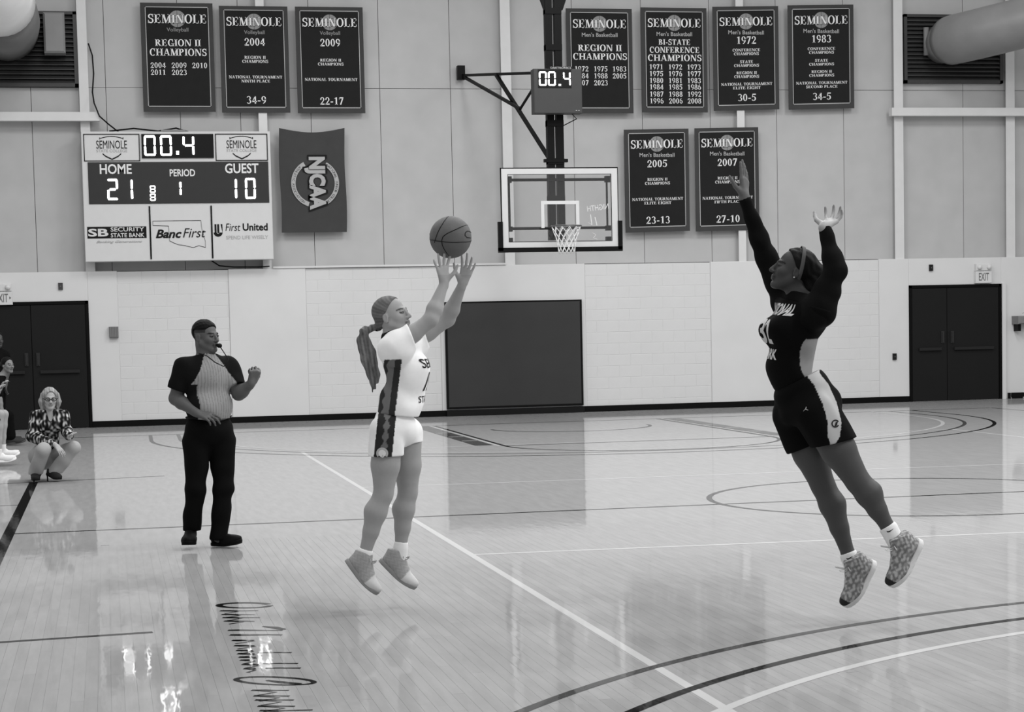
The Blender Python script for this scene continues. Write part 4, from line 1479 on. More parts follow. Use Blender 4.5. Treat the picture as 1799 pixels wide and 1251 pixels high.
def hand_vol(vol, wr, d, n, right=True, s=1.0, curl=(.25, .3, .3, .35, .25), spread=.12, thumb_out=.8, k=.006):
    """palm with four fingers of different lengths and a thumb leaving its side"""
    d = unit(d)
    n = unit(V3(n) - d * (V3(n) @ d))
    t = np.cross(d, n) * (1 if right else -1)
    W = V3(wr)
    offs = (.030, .010, -.011, -.030)
    ml = (.088, .092, .086, .077)
    ph = ((.040, .024, .021), (.045, .028, .022), (.041, .026, .021), (.032, .020, .018))
    vol.cone(W - d * .02 * s, W + d * .02 * s, .021 * s, .020 * s, .015)
    for i in range(4):
        kx = W + s * (d * ml[i] + t * offs[i])
        vol.cone(W + s * (d * .015 + t * offs[i] * .55), kx, .0135 * s, .0115 * s, .014)
    for i in range(4):
        kx = W + s * (d * ml[i] + t * offs[i])
        a0 = spread * (1.5 - i) * .8
        base = d * math.cos(a0) + t * math.sin(a0)
        c, p, th = curl[i], kx, 0
        r = (.0098, .0088, .0080, .0066) if i < 3 else (.0086, .0077, .0070, .0058)
        for j in range(3):
            th += c * (1.0 if j else .8)
            q = p + s * ph[i][j] * (base * math.cos(th) + n * math.sin(th))
            vol.cone(p, q, r[j] * s, r[j + 1] * s, .004 if j == 0 else .003)
            p = q
    b0 = W + s * (d * .022 + t * .026 + n * .006)
    dir1 = unit(d * .62 + t * thumb_out + n * .35)
    b1 = b0 + s * .044 * dir1
    dir2 = unit(dir1 * .8 + d * .5 + n * curl[4])
    b2 = b1 + s * .032 * dir2
    dir3 = unit(dir2 + n * curl[4] * 1.2 + d * .2)
    b3 = b2 + s * .025 * dir3
    vol.cone(b0, b1, .0155 * s, .0115 * s, .012)
    vol.cone(b1, b2, .0112 * s, .0098 * s, .005)
    vol.cone(b2, b3, .0098 * s, .0075 * s, .004)


def arm_vol(vol, sh, el, wr, r=(.050, .042, .036, .040, .024), k=.02):
    sh, el, wr = V3(sh), V3(el), V3(wr)
    vol.cone(sh, sh + (el - sh) * .45, r[0], r[1], k)
    vol.cone(sh + (el - sh) * .45, el, r[1], r[2], k)
    vol.cone(el, el + (wr - el) * .28, r[2], r[3], k)
    vol.cone(el + (wr - el) * .28, wr, r[3], r[4], k)


def leg_vol(vol, hip, kn, an, back, r=(.085, .062, .050, .056, .031), k=.02):
    hip, kn, an, back = V3(hip), V3(kn), V3(an), unit(back)
    vol.cone(hip, hip + (kn - hip) * .5, r[0], (r[0] + r[1]) / 2, k)
    vol.cone(hip + (kn - hip) * .5, kn, (r[0] + r[1]) / 2, r[2], k)
    c = kn + (an - kn) * .30 + back * .012
    vol.cone(kn, c, r[2] * .96, r[3], k)
    vol.cone(c, kn + (an - kn) * .62 + back * .004, r[3], r[3] * .70, k)
    vol.cone(kn + (an - kn) * .62 + back * .004, an, r[3] * .70, r[4], k)


def torso_vol(vol, J, F, S, w=1.0, dp=1.0, bust=.0, k=.04):
    pel, wa, ch, nk = (V3(J[q]) for q in ('pel', 'waist', 'chest', 'neck'))
    u1, u2 = unit(wa - pel), unit(nk - ch)
    F, S = unit(F), unit(S)
    ax = lambda u: (unit(F - u * (F @ u)), unit(S - u * (S @ u)), u)
    vol.ell(pel, (.105 * dp, .150 * w, .115), ax(u1), k)
    vol.ell(wa, (.092 * dp, .128 * w, .13), ax(unit(ch - pel)), k)
    vol.ell(ch, (.108 * dp, .152 * w, .155), ax(u2), k)
    for q in (-1, 1):
        vol.ell(pel - F * .055 * dp + S * q * .062 * w - u1 * .045, (.078, .08, .09), ax(u1), k)
        if bust:
            vol.ell(ch + F * .075 * dp + S * q * .062 * w - u2 * .01, (.052 + bust * .3, .06, .058), ax(u2), k)
    vol.cone(J['shL'], J['shR'], .056, .056, .04)
    for q in ('shL', 'shR'):
        vol.cone(nk + u2 * .01, V3(J[q]), .046, .052, .04)


def neck_vol(vol, nk, P, r=.052):
    vol.cone(V3(nk) - V3(0, 0, .02), P(-.022, 0, -.055), r * 1.1, r, .025)


# ---- shoe modelled once in its own frame (x heel to toe, z up), then set on each foot
SHOES = {}


def shoe_mesh(kind):
    if kind in SHOES:
        return SHOES[kind]
    L = .265
    up_ = Vol()
    hi = kind != 'dress'
    up_.chain([(.032, 0, .045), (.085, 0, .055), (.14, 0, .048), (.19, 0, .036), (.238, 0, .030)], [.034, .038, .040, .037, .025], .03)
    up_.ell((.185, .008, .032), (.07, .045, .032), None, .03)
    up_.ell((.185, -.004, .032), (.07, .045, .032), None, .03)
    up_.chain([(.045, 0, .06), (.042, 0, .105 if hi else .078)], [.038, .039], .03)
    up_.ell((.095, 0, .095 if hi else .075), (.03, .026, .03), [(.7, 0, .7), (0, 1, 0), (-.7, 0, .7)], .02)
    if kind == 'jump':
        up_.cone((.05, 0, .07), (.008, 0, .135), .042, .041, .03)
        up_.cone((.035, 0, .105), (.135, 0, .068), .043, .036, .03)
        up_.cone((.06, 0, .125), (.035, 0, .165), .022, .018, .02)
    g = Grid((-.06, -.07, -.01), (.29, .07, .20), .006)
    F = np.maximum(g.field(up_), -(g.z[None, None, :] - .016) + 0 * g.x[:, None, None] + 0 * g.y[None, :, None])
    if kind == 'jump':
        F = np.maximum(F, g.plane((.02, 0, .128), (-.60, 0, .8)))
    else:
        F = np.maximum(F, g.plane((.045, 0, .118 if hi else .092), (-.25, 0, 1)))
    v, q = surface(F, g)
    v = relax(v, q, 1, .4)
    t = np.maximum(v[:, 0] - .11, 0)
    v[:, 2] += 1.3 * t * t
    so = Vol()
    g2 = Grid((-.03, -.08, -.01), (.30, .08, .06), .006)
    d2 = np.full((len(g2.x), len(g2.y)), 9.)
    for cx, cy, r in ((.034, 0, .037), (.07, 0, .035), (.105, .002, .033), (.14, .003, .038), (.18, .004, .046), (.21, .002, .042), (.235, -.002, .032)):
        d2 = smin(d2, np.sqrt((g2.x[:, None] - cx) ** 2 + (g2.y[None, :] - cy) ** 2) - r, .03)
    dz = np.abs(g2.z - .015) - .010
    F2 = np.maximum(d2[:, :, None], dz[None, None, :]).astype(np.float32)
    F2 = F2 - .004
    v2, q2 = surface(F2, g2)
    v2 = relax(v2, q2, 1, .4)
    t = np.maximum(v2[:, 0] - .11, 0)
    v2[:, 2] += 1.3 * t * t
    SHOES[kind] = (v, q, v2, q2)
    return SHOES[kind]


def shoe(parent, heel, toe, upv, kind, tone, sole_tone, m, scale=1.0, laces=True, lace_tone=200, pattern=None, label=None, droop=0.0):
    v, q, v2, q2 = shoe_mesh(kind)
    heel, toe = V3(heel), V3(toe)
    f, l, u = frame(toe - heel, upv)
    R = np.stack([f, l, u], 1)
    T = lambda a: heel + scale * (a @ R.T)
    tn = tone if pattern is None else pattern(v, tone)
    o = mesh_from('shoe', T(v - V3(.0, 0, 0)), q, tn, m, parent)
    if label:
        o['label'] = label
    mesh_from('sole', T(v2), q2, sole_tone, m, o)
    if laces:
        mb = MB()
        for k in range(5):
            x = .098 + k * .017
            z = .104 - k * .0135 + (.012 if kind == 'jump' else 0)
            mb.tube([T(V3(x, yy * .030, z - .016 * abs(yy) ** 2 * 1.0)) for yy in (-1, -.5, 0, .5, 1)], .0032 * scale, 5)
        for sgn in (-1, 1):
            lp = [T(V3(.088 + .05 * math.sin(a) * .4, sgn * (.006 + .035 * math.sin(a)), .118 + .022 * math.sin(a * 2) * .5 + droop * math.sin(a) * .05)) for a in np.linspace(0, math.pi, 9)]
            mb.tube(lp, .0026 * scale, 5)
            mb.tube([T(V3(.088, sgn * .004, .116)), T(V3(.075, sgn * .03, .135)), T(V3(.085, sgn * .05, .125))], .0026 * scale, 5)
        lm = mb.build('laces', mat('shoe_lace_%d' % lace_tone, lace_tone, .7, .2), o, True, local=True)
    return o


def sock(parent, an, foot, r, tone, m, name='sock', length=.10, axis=None):
    a = V3(an)
    ax = unit(axis)
    vol = Vol().cone(a + ax * length, a - ax * .065, r * 1.12, r * 1.05, .01)
    if foot is not None:
        vol.cone(a, V3(foot), r * 1.1, r * .7, .02)
    lo, hi = vol.bounds()
    g = Grid(lo, hi, .006)
    F = np.maximum(g.field(vol), g.plane(a + ax * length, ax))
    return skinned(name, F, g, tone, m, parent)


def project_text(name, s, h, w, origin, right, upv, look, target, m, parent, bold=.02, shear=0.0, off=.003, extra=None):
    """lettering laid on a garment: flat text cast along `look` onto the target surface"""
    me = target.data
    n = len(me.vertices)
    co = np.empty(n * 3, np.float32)
    me.vertices.foreach_get('co', co)
    co = co.reshape(-1, 3)
    bvh = BVHTree.FromPolygons([tuple(map(float, c)) for c in co], [tuple(p.vertices) for p in me.polygons])
    if extra is not None:
        vs_, fs = extra
    else:
        vs_, fs = text_mesh(s, h, w, bold, shear)
    # split into small pieces so that it can follow the cloth
    tri = []
    for f_ in fs:
        for i in range(1, len(f_) - 1):
            tri.append((vs_[f_[0]], vs_[f_[i]], vs_[f_[i + 1]]))
    lim = .022
    out = []
    while tri:
        a, b, c = tri.pop()
        e = [np.hypot(*(b - a)), np.hypot(*(c - b)), np.hypot(*(a - c))]
        i = int(np.argmax(e))
        if e[i] > lim:
            p = (a, b, c)
            a, b, c = p[i], p[(i + 1) % 3], p[(i + 2) % 3]
            mid = (a + b) / 2
            tri += [(a, mid, c), (mid, b, c)]
        else:
            out.append((a, b, c))
    R, U, L = unit(right), unit(upv), unit(look)
    verts, faces = [], []
    key = {}
    for t in out:
        ids, ok = [], True
        for p in t:
            kk = (round(float(p[0]), 5), round(float(p[1]), 5))
            if kk not in key:
                q = V3(origin) + R * p[0] + U * p[1]
                hit = bvh.ray_cast(Vector(q - L * .4), Vector(L), 1.0)
                if hit[0] is None:
                    key[kk] = None
                else:
                    nn = hit[1] if hit[1].dot(Vector(L)) < 0 else -hit[1]
                    verts.append(tuple(hit[0] + nn * off))
                    key[kk] = len(verts) - 1
            if key[kk] is None:
                ok = False
                break
            ids.append(key[kk])
        if ok:
            faces.append(tuple(ids))
    if not faces:
        return None
    mb = MB().add(verts, faces)
    return mb.build(name, m, parent, True, local=True)


M_SKIN = tmat('skin', .55, .25, .04, 60, .05, 300)
M_HAIR = tmat('hair', .6, .12, .25, 90, .4, 260)
M_CLOTH = tmat('sports_fabric', .85, .06, .04, 40, .12, 500)
M_SHOEM = tmat('shoe_fabric', .65, .12, .08, 60, .15, 200)


def mottle(v, f0, f1, n=14, seed=1, stretch=(1, 1, 1)):
    """irregular print: sum of many random waves over the surface"""
    r = np.random.default_rng(seed)
    out = np.zeros(len(v))
    for _ in range(n):
        d = unit(r.normal(size=3)) * r.uniform(f0, f1) * np.array(stretch)
        out += np.sin(v @ d + r.uniform(0, 6.28))
    return out / math.sqrt(n / 2)


X_, Y_, Z_ = V3(1, 0, 0), V3(0, 1, 0), V3(0, 0, 1)

# ------------------------------------------------------------------ the shooting player
J = SHOOTER
sh_ = thing('person', J['loc'], 'player in a white uniform with a ponytail, jumping to shoot the ball', 'person', rz=J['rz'])
F, S = unit(V3(.998, -.06, 0)), unit(V3(.06, .998, 0))
hf, hu, hs, hc = V3(.88, -.42, .22), V3(-.24, .05, .95), .93, V3(J['head']) + V3(-.005, 0, .0)
skin = 150
body = Vol()
torso_vol(body, J, F, S, .92, .93, .02)
P = head_vol(body, hc, hf, hu, hs, True)
neck_vol(body, J['neck'], P, .046)
arm_vol(body, J['shR'], J['elR'], J['wrR'], (.052, .046, .040, .042, .024))
arm_vol(body, J['shL'], J['elL'], J['wrL'], (.052, .046, .040, .042, .024))
hand_vol(body, J['wrR'], (-.10, -.03, 1), (.35, -.8, .25), True, .93, (.12, .10, .06, .05, .15), .30, .75)
hand_vol(body, J['wrL'], (.33, .0, 1), (-.35, -.85, .1), False, .93, (.10, .15, .2, .2, .1), .25, .55)
leg_vol(body, J['hipR'], J['kneeR'], J['ankR'], (-1, 0, .2), (.088, .068, .053, .062, .032))
leg_vol(body, J['hipL'], J['kneeL'], J['ankL'], (-1, 0, .2), (.088, .068, .053, .062, .032))
for s in 'RL':
    upf = frame(V3(J['toe' + s]) - V3(J['heel' + s]), V3(1, 0, .9))[2]
    body.cone(J['ank' + s], V3(J['heel' + s]) * .5 + V3(J['toe' + s]) * .5 + upf * .04, .030, .020, .02)
lo, hi = body.bounds()
g = Grid(lo, hi, .0095, [(hc - .12, hc + V3(.13, .1, .13), .0045), (V3(.25, -.15, 1.79), V3(.55, .15, 2.02), .0048)])


def tone(v):
    t = np.full(len(v), float(skin))
    x, y, z = head_local(v, hc, hf, hu, hs)
    t[(x * x + y * y + z * z) < .14 ** 2] = skin + 8
    t[(v[:, 2] > 1.86)] = skin + 12
    return face_tone(v, t, hc, hf, hu, hs, skin + 8, 85, .86, 45)


skinned('body', g.field(body), g, tone, M_SKIN, sh_)

# jersey
jv = Vol()
torso_vol(jv, J, F, S, .92, .93, .02)
jv.ell((V3(J['waist']) + V3(J['chest'])) / 2 + F * .035, (.085, .125, .15), (F, S, Z_), .05)
jv.ell(V3(J['pel']) + Z_ * .10 + F * .02, (.105, .135, .10), (F, S, Z_), .05)
g = Grid(V3(-.2, -.32, 1.03), V3(.36, .32, 1.60), .0055)
d = g.field(jv.grown(.011))
d = d + g.folds(.010, [((.4, .2, 1), 38), ((-.5, .1, 1), 30), ((1, .3, .4), 26)], 3) * np.clip((1.35 - g.z) / .12, .25, 1)[None, None, :]
d = np.maximum(d, -g.plane(V3(.05, 0, 1.095), V3(.12, 0, 1)))
for k in 'RL':
    a, b = V3(J['sh' + k]), V3(J['el' + k])
    dr = unit(b - a)
    sl = Vol().cone(a - dr * .03, a + dr * .085, .078, .068, .04)
    sl.ell(a + V3(-.022, 0, -.035), (.088, .06, .088), None, .06)
    e = np.maximum(g.field(sl) + g.folds(.003, [((.3, .2, 1), 60), ((1, 0, .2), 50)], 5), g.plane(a + dr * .085, dr + V3(.2, 0, -.25)))
    d = smin(d, e, .02)
nk = V3(J['neck'])
hole = Grid.field(g, Vol().cone(nk + V3(.0, 0, -.03), nk + V3(.01, 0, .12), .060, .066, .01))
d = np.maximum(d, -hole)


def jersey_tone(v):
    t = np.full(len(v), 240.)
    xc = -.005 + (v[:, 2] - 1.11) * .15
    dx = v[:, 0] - xc
    side = (v[:, 1] < -.03) & (v[:, 2] < 1.405)
    jag = .006 * np.sin(v[:, 2] * 95)
    t[side & (np.abs(dx) < .048)] = 52
    t[side & (dx > -.026 + jag) & (dx < .012)] = 112
    dn = np.linalg.norm(np.cross(v - nk, unit(V3(.05, 0, 1))), axis=1)
    t[(dn < .078) & (v[:, 2] > nk[2] - .04)] = 35
    return t


jersey = skinned('jersey', d, g, jersey_tone, M_CLOTH, sh_)
jersey['label'] = 'white short-sleeved jersey with dark side stripe'
upj = unit(V3(J['chest']) - V3(J['waist']))
fr_ = V3(J['chest']) + F * .12
for s, dz, h, w in (('SEMINOLE', .01, .05, .24), ('12', -.09, .105, .12), ('STATE', -.19, .038, .16)):
    project_text('lettering', s, h, w, fr_ + upj * dz, S * -1 * -1, upj, -F, jersey, M_INK, jersey, .01)

# shorts
sv = Vol()
pel = V3(J['pel'])
sv.ell(pel, (.118, .158, .12), (F, S, unit(V3(J['waist']) - pel)), .03)
sv.ell(pel - F * .06 - Z_ * .05, (.085, .13, .09), None, .03)
g = Grid(V3(-.2, -.28, .82), V3(.27, .28, 1.14), .0055)
d = np.maximum(g.field(sv), g.plane(V3(.05, 0, 1.12), (0, 0, 1)))
for k, hz, r0, r1 in (('R', .872, .100, .094), ('L', .935, .095, .088)):
    a, b = V3(J['hip' + k]), V3(J['knee' + k])
    dr = unit(b - a)
    e = g.field(Vol().cone(a + Z_ * .03, a + dr * .16, r0, r1, .02)) + g.folds(.004, [((1, .5, .2), 45), ((.3, 1, .4), 60)], 9)
    e = np.maximum(e, -g.plane(V3(a[0], a[1], hz), (.0, 0, 1)))
    d = smin(d, e, .02)


def shorts_tone(v):
    t = np.full(len(v), 234.)
    xc = -.030 + (v[:, 2] - .88) * .13
    dx = v[:, 0] - xc
    side = (v[:, 1] < -.07)
    t[side & (np.abs(dx) < .05)] = 45
    t[side & (np.abs(dx - .002) < .013 + .006 * np.sin(v[:, 2] * 110)) & (v[:, 2] > .92)] = 105
    return t


shorts = skinned('shorts', d, g, shorts_tone, M_CLOTH, sh_)
shorts['label'] = 'white shorts with dark side stripe and round emblem'
disc_v = [(0, 0)] + [(.032 * math.cos(a), .032 * math.sin(a)) for a in np.linspace(0, 2 * math.pi, 21)[:-1]]
disc = (np.array(disc_v), [(0, i + 1, (i + 1) % 20 + 1) for i in range(20)])
project_text('emblem', '', 0, 0, V3(-.033, -.3, .893), X_, Z_, Y_, shorts, mat('emblem_grey', 170, .7, .2), shorts, extra=disc)
disc2 = (np.array(disc_v) * .6, disc[1])
project_text('emblem', '', 0, 0, V3(-.033, -.3, .893), X_, Z_, Y_, shorts, mat('emblem_light', 210, .7, .2), shorts, extra=disc2, off=.005)

# hair: smooth cap pulled back, tie and ponytail
hv = Vol()
f_, l_, u_ = frame(hf, hu)
Ph = lambda x, y, z: hc + hs * (f_ * x + l_ * y + u_ * z)
hv.ell(Ph(-.016, 0, .036), (.102 * hs, .083 * hs, .089 * hs), (f_, l_, u_), .02)
hv.cone(Ph(-.05, 0, .0), Ph(-.105, 0, -.045), .05, .022, .02)
lo, hi = hv.bounds()
g = Grid(lo, hi, .0055)
d = g.field(hv)
d = np.maximum(d, g.plane(Ph(.03, 0, .06), f_ * .8 - u_ * .62))
d = np.maximum(d, -g.plane(Ph(-.03, 0, -.05), u_ * .9 - f_ * .45))


def strands(v):
    x, y, z = head_local(v, hc, hf, hu, hs)
    return 100 + 9 * np.sin(np.arctan2(z + .05, -x + .14) * 70 + 9 * y) + 8 * np.sin(np.arctan2(z + .05, -x + .14) * 23 + 5 * y)


hair = skinned('hair', d, g, strands, M_HAIR, sh_)
hair['label'] = 'light hair tied back in a long ponytail'
pt = Vol()
a = V3(J['ptop'])
pt.chain([Ph(-.10, 0, -.035), V3(J['p1']) + V3(0, 0, .006), V3(J['p2'])], [.018, .021, .018], .02)
pt.chain([V3(J['p2']), V3(J['p3']), V3(J['p4']), V3(J['ptip'])], [.02, .027, .018, .004], .015)
pt.chain([V3(J['p1']) + V3(.01, 0, -.012), V3(J['p3']) + V3(.03, 0, .04), V3(J['p4']) + V3(.02, 0, .03), V3(J['p4']) + V3(.022, 0, -.02)], [.014, .024, .016, .004], .015)
pt.chain([V3(J['p3']) + V3(-.012, -.012, .0), V3(J['p4']) + V3(-.012, -.01, -.01), V3(J['ptip']) + V3(-.012, 0, -.025)], [.013, .010, .003], .008)
lo, hi = pt.bounds()
g = Grid(lo, hi, .0055)
d = g.field(pt) + g.folds(.0035, [((1, .5, .35), 190), ((.7, 1, .25), 150)], 4)
skinned('ponytail', d, g, lambda v: 108 + 14 * np.sin(v[:, 0] * 330 + v[:, 2] * 50) + 12 * np.sin(v[:, 0] * 140 + v[:, 1] * 200), M_HAIR, hair, 0)
tv = Vol().cone(Ph(-.098, 0, -.04), Ph(-.112, 0, -.045), .024, .022, .01)
lo, hi = tv.bounds()
g = Grid(lo, hi, .006)
skinned('hair_tie', g.field(tv), g, 20, M_CLOTH, hair)

for k, s0 in (('R', 1), ('L', 1)):
    an, kn = V3(J['ank' + k]), V3(J['knee' + k])
    he, to = V3(J['heel' + k]), V3(J['toe' + k])
    upf = frame(to - he, V3(1, 0, .9))[2]
    so = sock(sh_, an, he * .5 + to * .5 + upf * .04, .035, 226, M_CLOTH, length=.03 if k == 'R' else .04, axis=kn - an)

    def pat(v, t):
        out = np.full(len(v), float(t))
        out[v[:, 0] > .165] = 195
        out += 6 * np.sin(v[:, 0] * 210 + 3 * np.sin(v[:, 2] * 160)) * (v[:, 0] < .165)
        return out
    shoe(sh_, he + (he - to) * .02 + V3(-.012, 0, -.0), to, an + V3(.16, 0, .13) - (he + to) / 2, 'jump', 150, 135, M_SHOEM, .93, True, 165, pat, droop=.6)

# ------------------------------------------------------------------ basketball
ballw = Matrix.Translation(J['loc']) @ Matrix.Rotation(J['rz'], 4, 'Z') @ Vector(J['ball'])
bl = thing('basketball', ballw - Vector((0, 0, .1163)), 'grey pebbled basketball leaving the shooter\'s fingertips', 'basketball', rz=J['rz'])
R_ = .1163
mb = MB()
nu, nv = 48, 32
for j in range(nv + 1):
    th = math.pi * j / nv
    for i in range(nu):
        ph = 2 * math.pi * i / nu
        mb.v.append((R_ * math.sin(th) * math.cos(ph), R_ * math.sin(th) * math.sin(ph), R_ * math.cos(th) + R_))
for j in range(nv):
    for i in range(nu):
        k = (i + 1) % nu
        mb.f.append((j * nu + i, (j + 1) * nu + i, (j + 1) * nu + k, j * nu + k))
mb.build('shell', mat('ball_leather', 100, .6, .3, noise=.08, nscale=20, bump=.6, bscale=900), bl, True, local=True)
rr_ = R_ * 1.0005
for c in (((-.09, .97), (-.22, .83), (-.38, .6), (-.55, .33), (-.69, .02), (-.78, -.25)),
          ((.83, .55), (.55, .47), (.3, .35), (0, .22), (-.2, .13), (-.38, .0), (-.45, -.2), (-.42, -.4), (-.3, -.65), (-.12, -.87)),
          ((-.98, -.1), (-.87, -.13), (-.5, -.22), (0, -.28), (.5, -.27), (.85, -.24), (.97, -.2)),
          ((.97, .2), (.8, .26), (.68, .18), (.66, .05), (.75, -.05), (.95, -.06))):
    fr = [Vector((x, -math.sqrt(max(1 - x * x - z * z, 0)), z)).normalized() for x, z in c]
    fr = [fr[0]] + [q for a, b in zip(fr, fr[1:]) for q in ((a + b).normalized(), b)]
    pts = [tuple(p * rr_ + Vector((0, 0, R_))) for p in fr + [-p for p in fr]] if len(c) != 6 or c[0][0] < 0 else [tuple(p * rr_ + Vector((0, 0, R_))) for p in fr]
    MB().tube(pts, .0024, 6, closed=False).build('seam', M_INK, bl, True, local=True) if len(pts) < 14 else MB().tube(pts, .0024, 6, closed=True).build('seam', M_INK, bl, True, local=True)

# ------------------------------------------------------------------ the defender
J = DEFENDER
de_ = thing('person', J['loc'], 'player in a dark number 32 uniform leaping with both arms raised', 'person', rz=J['rz'])
F, S = unit(V3(-.93, -.36, .05)), unit(V3(.36, -.93, 0))
hf, hu, hs, hc = V3(-.93, -.18, .33), V3(.33, .05, .94), .97, V3(J['head'])
skin = 66
body = Vol()
torso_vol(body, J, F, S, .98, 1.0, .03)
P = head_vol(body, hc, hf, hu, hs, True)
neck_vol(body, J['neck'], P, .052)
arm_vol(body, J['shL'], J['elL'], J['wrL'], (.054, .048, .042, .040, .026))
arm_vol(body, J['shR'], J['elR'], J['wrR'], (.054, .048, .042, .040, .026))
hand_vol(body, J['wrL'], (.42, .80, .34), (-.15, -.45, .85), False, 1.02, (.42, .40, .42, .6, .25), .40, 1.1)
hand_vol(body, J['wrR'], (.02, .1, 1), (-.86, .42, .05), True, 1.02, (.04, .05, .08, .1, .1), .04, .75)
leg_vol(body, J['hipL'], J['kneeL'], J['ankL'], (.8, 0, .6), (.098, .080, .062, .068, .034))
leg_vol(body, J['hipR'], J['kneeR'], J['ankR'], (.9, 0, .4), (.098, .080, .062, .068, .034))
for s in 'RL':
    upf = frame(V3(J['toe' + s]) - V3(J['heel' + s]), V3(-.95, -.25, -.2))[2]
    body.cone(J['ank' + s], V3(J['heel' + s]) * .5 + V3(J['toe' + s]) * .5 + upf * .045, .032, .020, .02)
lo, hi = body.bounds()
g = Grid(lo, hi, .0095, [(hc - .13, hc + V3(.12, .1, .13), .0045), (V3(-.5, -.02, 2.19), V3(-.34, .2, 2.45), .0048), (V3(-.06, -.25, 2.02), V3(.14, .02, 2.22), .0048)])


def tone(v):
    t = np.full(len(v), float(skin))
    pal = (v[:, 2] > 2.0) & (v[:, 0] > -.2)
    t[pal] = 150 - 40 * np.clip((v[:, 2][pal] - 2.10) / .06, 0, 1)
    t[v[:, 2] > 2.2] = 92
    hd = np.linalg.norm(v - hc, axis=1) < .17
    t[hd] = 60
    return face_tone(v, t, hc, hf, hu, hs, 60, 18, .95, 15)


skinned('body', g.field(body), g, tone, M_SKIN, de_)

# long-sleeved undershirt: torso top, collar and both sleeves
uv = Vol()
for s in 'LR':
    arm_vol(uv, J['sh' + s], J['el' + s], J['wr' + s], (.070, .064, .054, .046, .032), .035)
    uv.cone(V3(J['neck']) + Z_ * .0, J['sh' + s], .062, .070, .05)
    uv.cone(J['sh' + s], V3(J['sh' + s]) * .35 + V3(J['chest']) * .65 - F * .03, .066, .09, .05)
uv.cone(V3(J['neck']) - Z_ * .03, V3(J['neck']) + Z_ * .028, .066, .060, .03)
uv.ell(V3(J['chest']) + Z_ * .02, (.098, .14, .10), (F, S, Z_), .04)
lo, hi = uv.bounds()
g = Grid(lo, hi, .0085)
d = g.field(uv) + g.folds(.0035, [((.3, .2, 1), 55), ((1, .1, .4), 70)], 12)
for s in 'LR':
    w, e = V3(J['wr' + s]), V3(J['el' + s])
    ax = unit(w - e)
    d = np.maximum(d, np.where(Grid.field(g, Vol().cone(w - ax * .05, w + ax * .12, .06)) < .05, g.plane(w - ax * .004, ax), -1))
d = np.maximum(d, np.where(g.field(Vol().cone(V3(J['neck']), V3(J['neck']) + Z_ * .12, .09)) < .03, g.plane(V3(J['neck']) + Z_ * .04, V3(.25, 0, 1)), -1))
sl = skinned('undershirt', d, g, 15, M_CLOTH, de_)
sl['label'] = 'tight black long-sleeved undershirt'

jv = Vol()
torso_vol(jv, J, F, S, .98, 1.0, .03)
jv.ell(V3(J['waist']) * .55 + V3(J['pel']) * .45 + F * .01, (.105, .145, .10), (F, S, Z_), .05)
jv.p = [q for q in jv.p if q[2][2] > 1.2 and not (q[0] == 'e' and abs(q[3][0][2] - V3(J['pel'])[2]) < .09)]
g = Grid(V3(-.38, -.32, 1.12), V3(.16, .32, 1.80), .0056)
d = g.field(jv.grown(.022))
d = d + g.folds(.010, [((.3, .2, 1), 40), ((-.6, .1, 1), 34), ((1, .3, .6), 26)], 8)
wa, pel, nk, ch = (V3(J[q]) for q in ('waist', 'pel', 'neck', 'chest'))
u1 = unit(wa - pel)
d = np.maximum(d, -g.plane(pel + u1 * .005, u1))
d = np.maximum(d, g.plane(nk + V3(0, 0, -.015), V3(.3, 0, 1)))


def jersey_tone(v):
    t = np.full(len(v), 11.)
    # pale panel below the arm on the near side, narrowing to the hem
    x, z = v[:, 0], v[:, 2]
    inn = ((x + .035) / .078) ** 2 + ((z - 1.375) / .125) ** 2 < 1
    pan = (v[:, 1] < -.02) & (inn | ((x > -.088) & (z < 1.36) & (z > 1.285))) & (z > 1.275 + .25 * (x + .05)) & (z < 1.475)
    t[pan] = 138
    return t


jersey = skinned('jersey', d, g, jersey_tone, M_CLOTH, de_)
jersey['label'] = 'dark number 32 jersey with pale side panel'
upj = unit(nk - wa)
fr_ = ch + F * .12
right = unit(np.cross(-F, upj)) * -1
right = unit(np.cross(F, upj)) * -1
for s, dz, h, w in (('NATIONAL', .105, .062, .25), ('32', -.01, .125, .14), ('PARK', -.125, .055, .15)):
    project_text('lettering', s, h, w, fr_ + upj * dz, unit(np.cross(upj, F)), upj, -F, jersey, mat('jersey_print', 190, .7, .2), jersey, .03, .12)

sv = Vol()
sv.ell(pel, (.120, .165, .125), (F, S, u1), .03)
sv.ell(pel + u1 * .07 + F * .01, (.108, .145, .08), (F, S, u1), .04)
for q in (-1, 1):
    sv.ell(pel - F * .075 + S * q * .06 - u1 * .02, (.095, .09, .10), None, .04)
g = Grid(V3(-.34, -.30, .86), V3(.24, .30, 1.34), .0056)
d = np.maximum(g.field(sv) + g.folds(.004, [((1, .4, .3), 40), ((.3, .3, 1), 36)], 2), g.plane(pel + u1 * .10, u1))
for k, t_, r0, r1 in (('L', .215, .118, .112), ('R', .262, .118, .108)):
    a, b = V3(J['hip' + k]), V3(J['knee' + k])
    dr = unit(b - a)
    e = g.field(Vol().cone(a - dr * .04, a + dr * (t_ + .03), r0, r1, .02)) + g.folds(.004, [((1, .5, .2), 45), ((.3, 1, .4), 60)], 9)
    if k == 'L':
        e = np.maximum(e, g.plane(V3(.058, 0, .944), (.22, 0, -.97)))
    else:
        e = np.maximum(e, g.plane(V3(-.136, 0, .892), (.38, 0, -.92)))
    d = smin(d, e, .03)


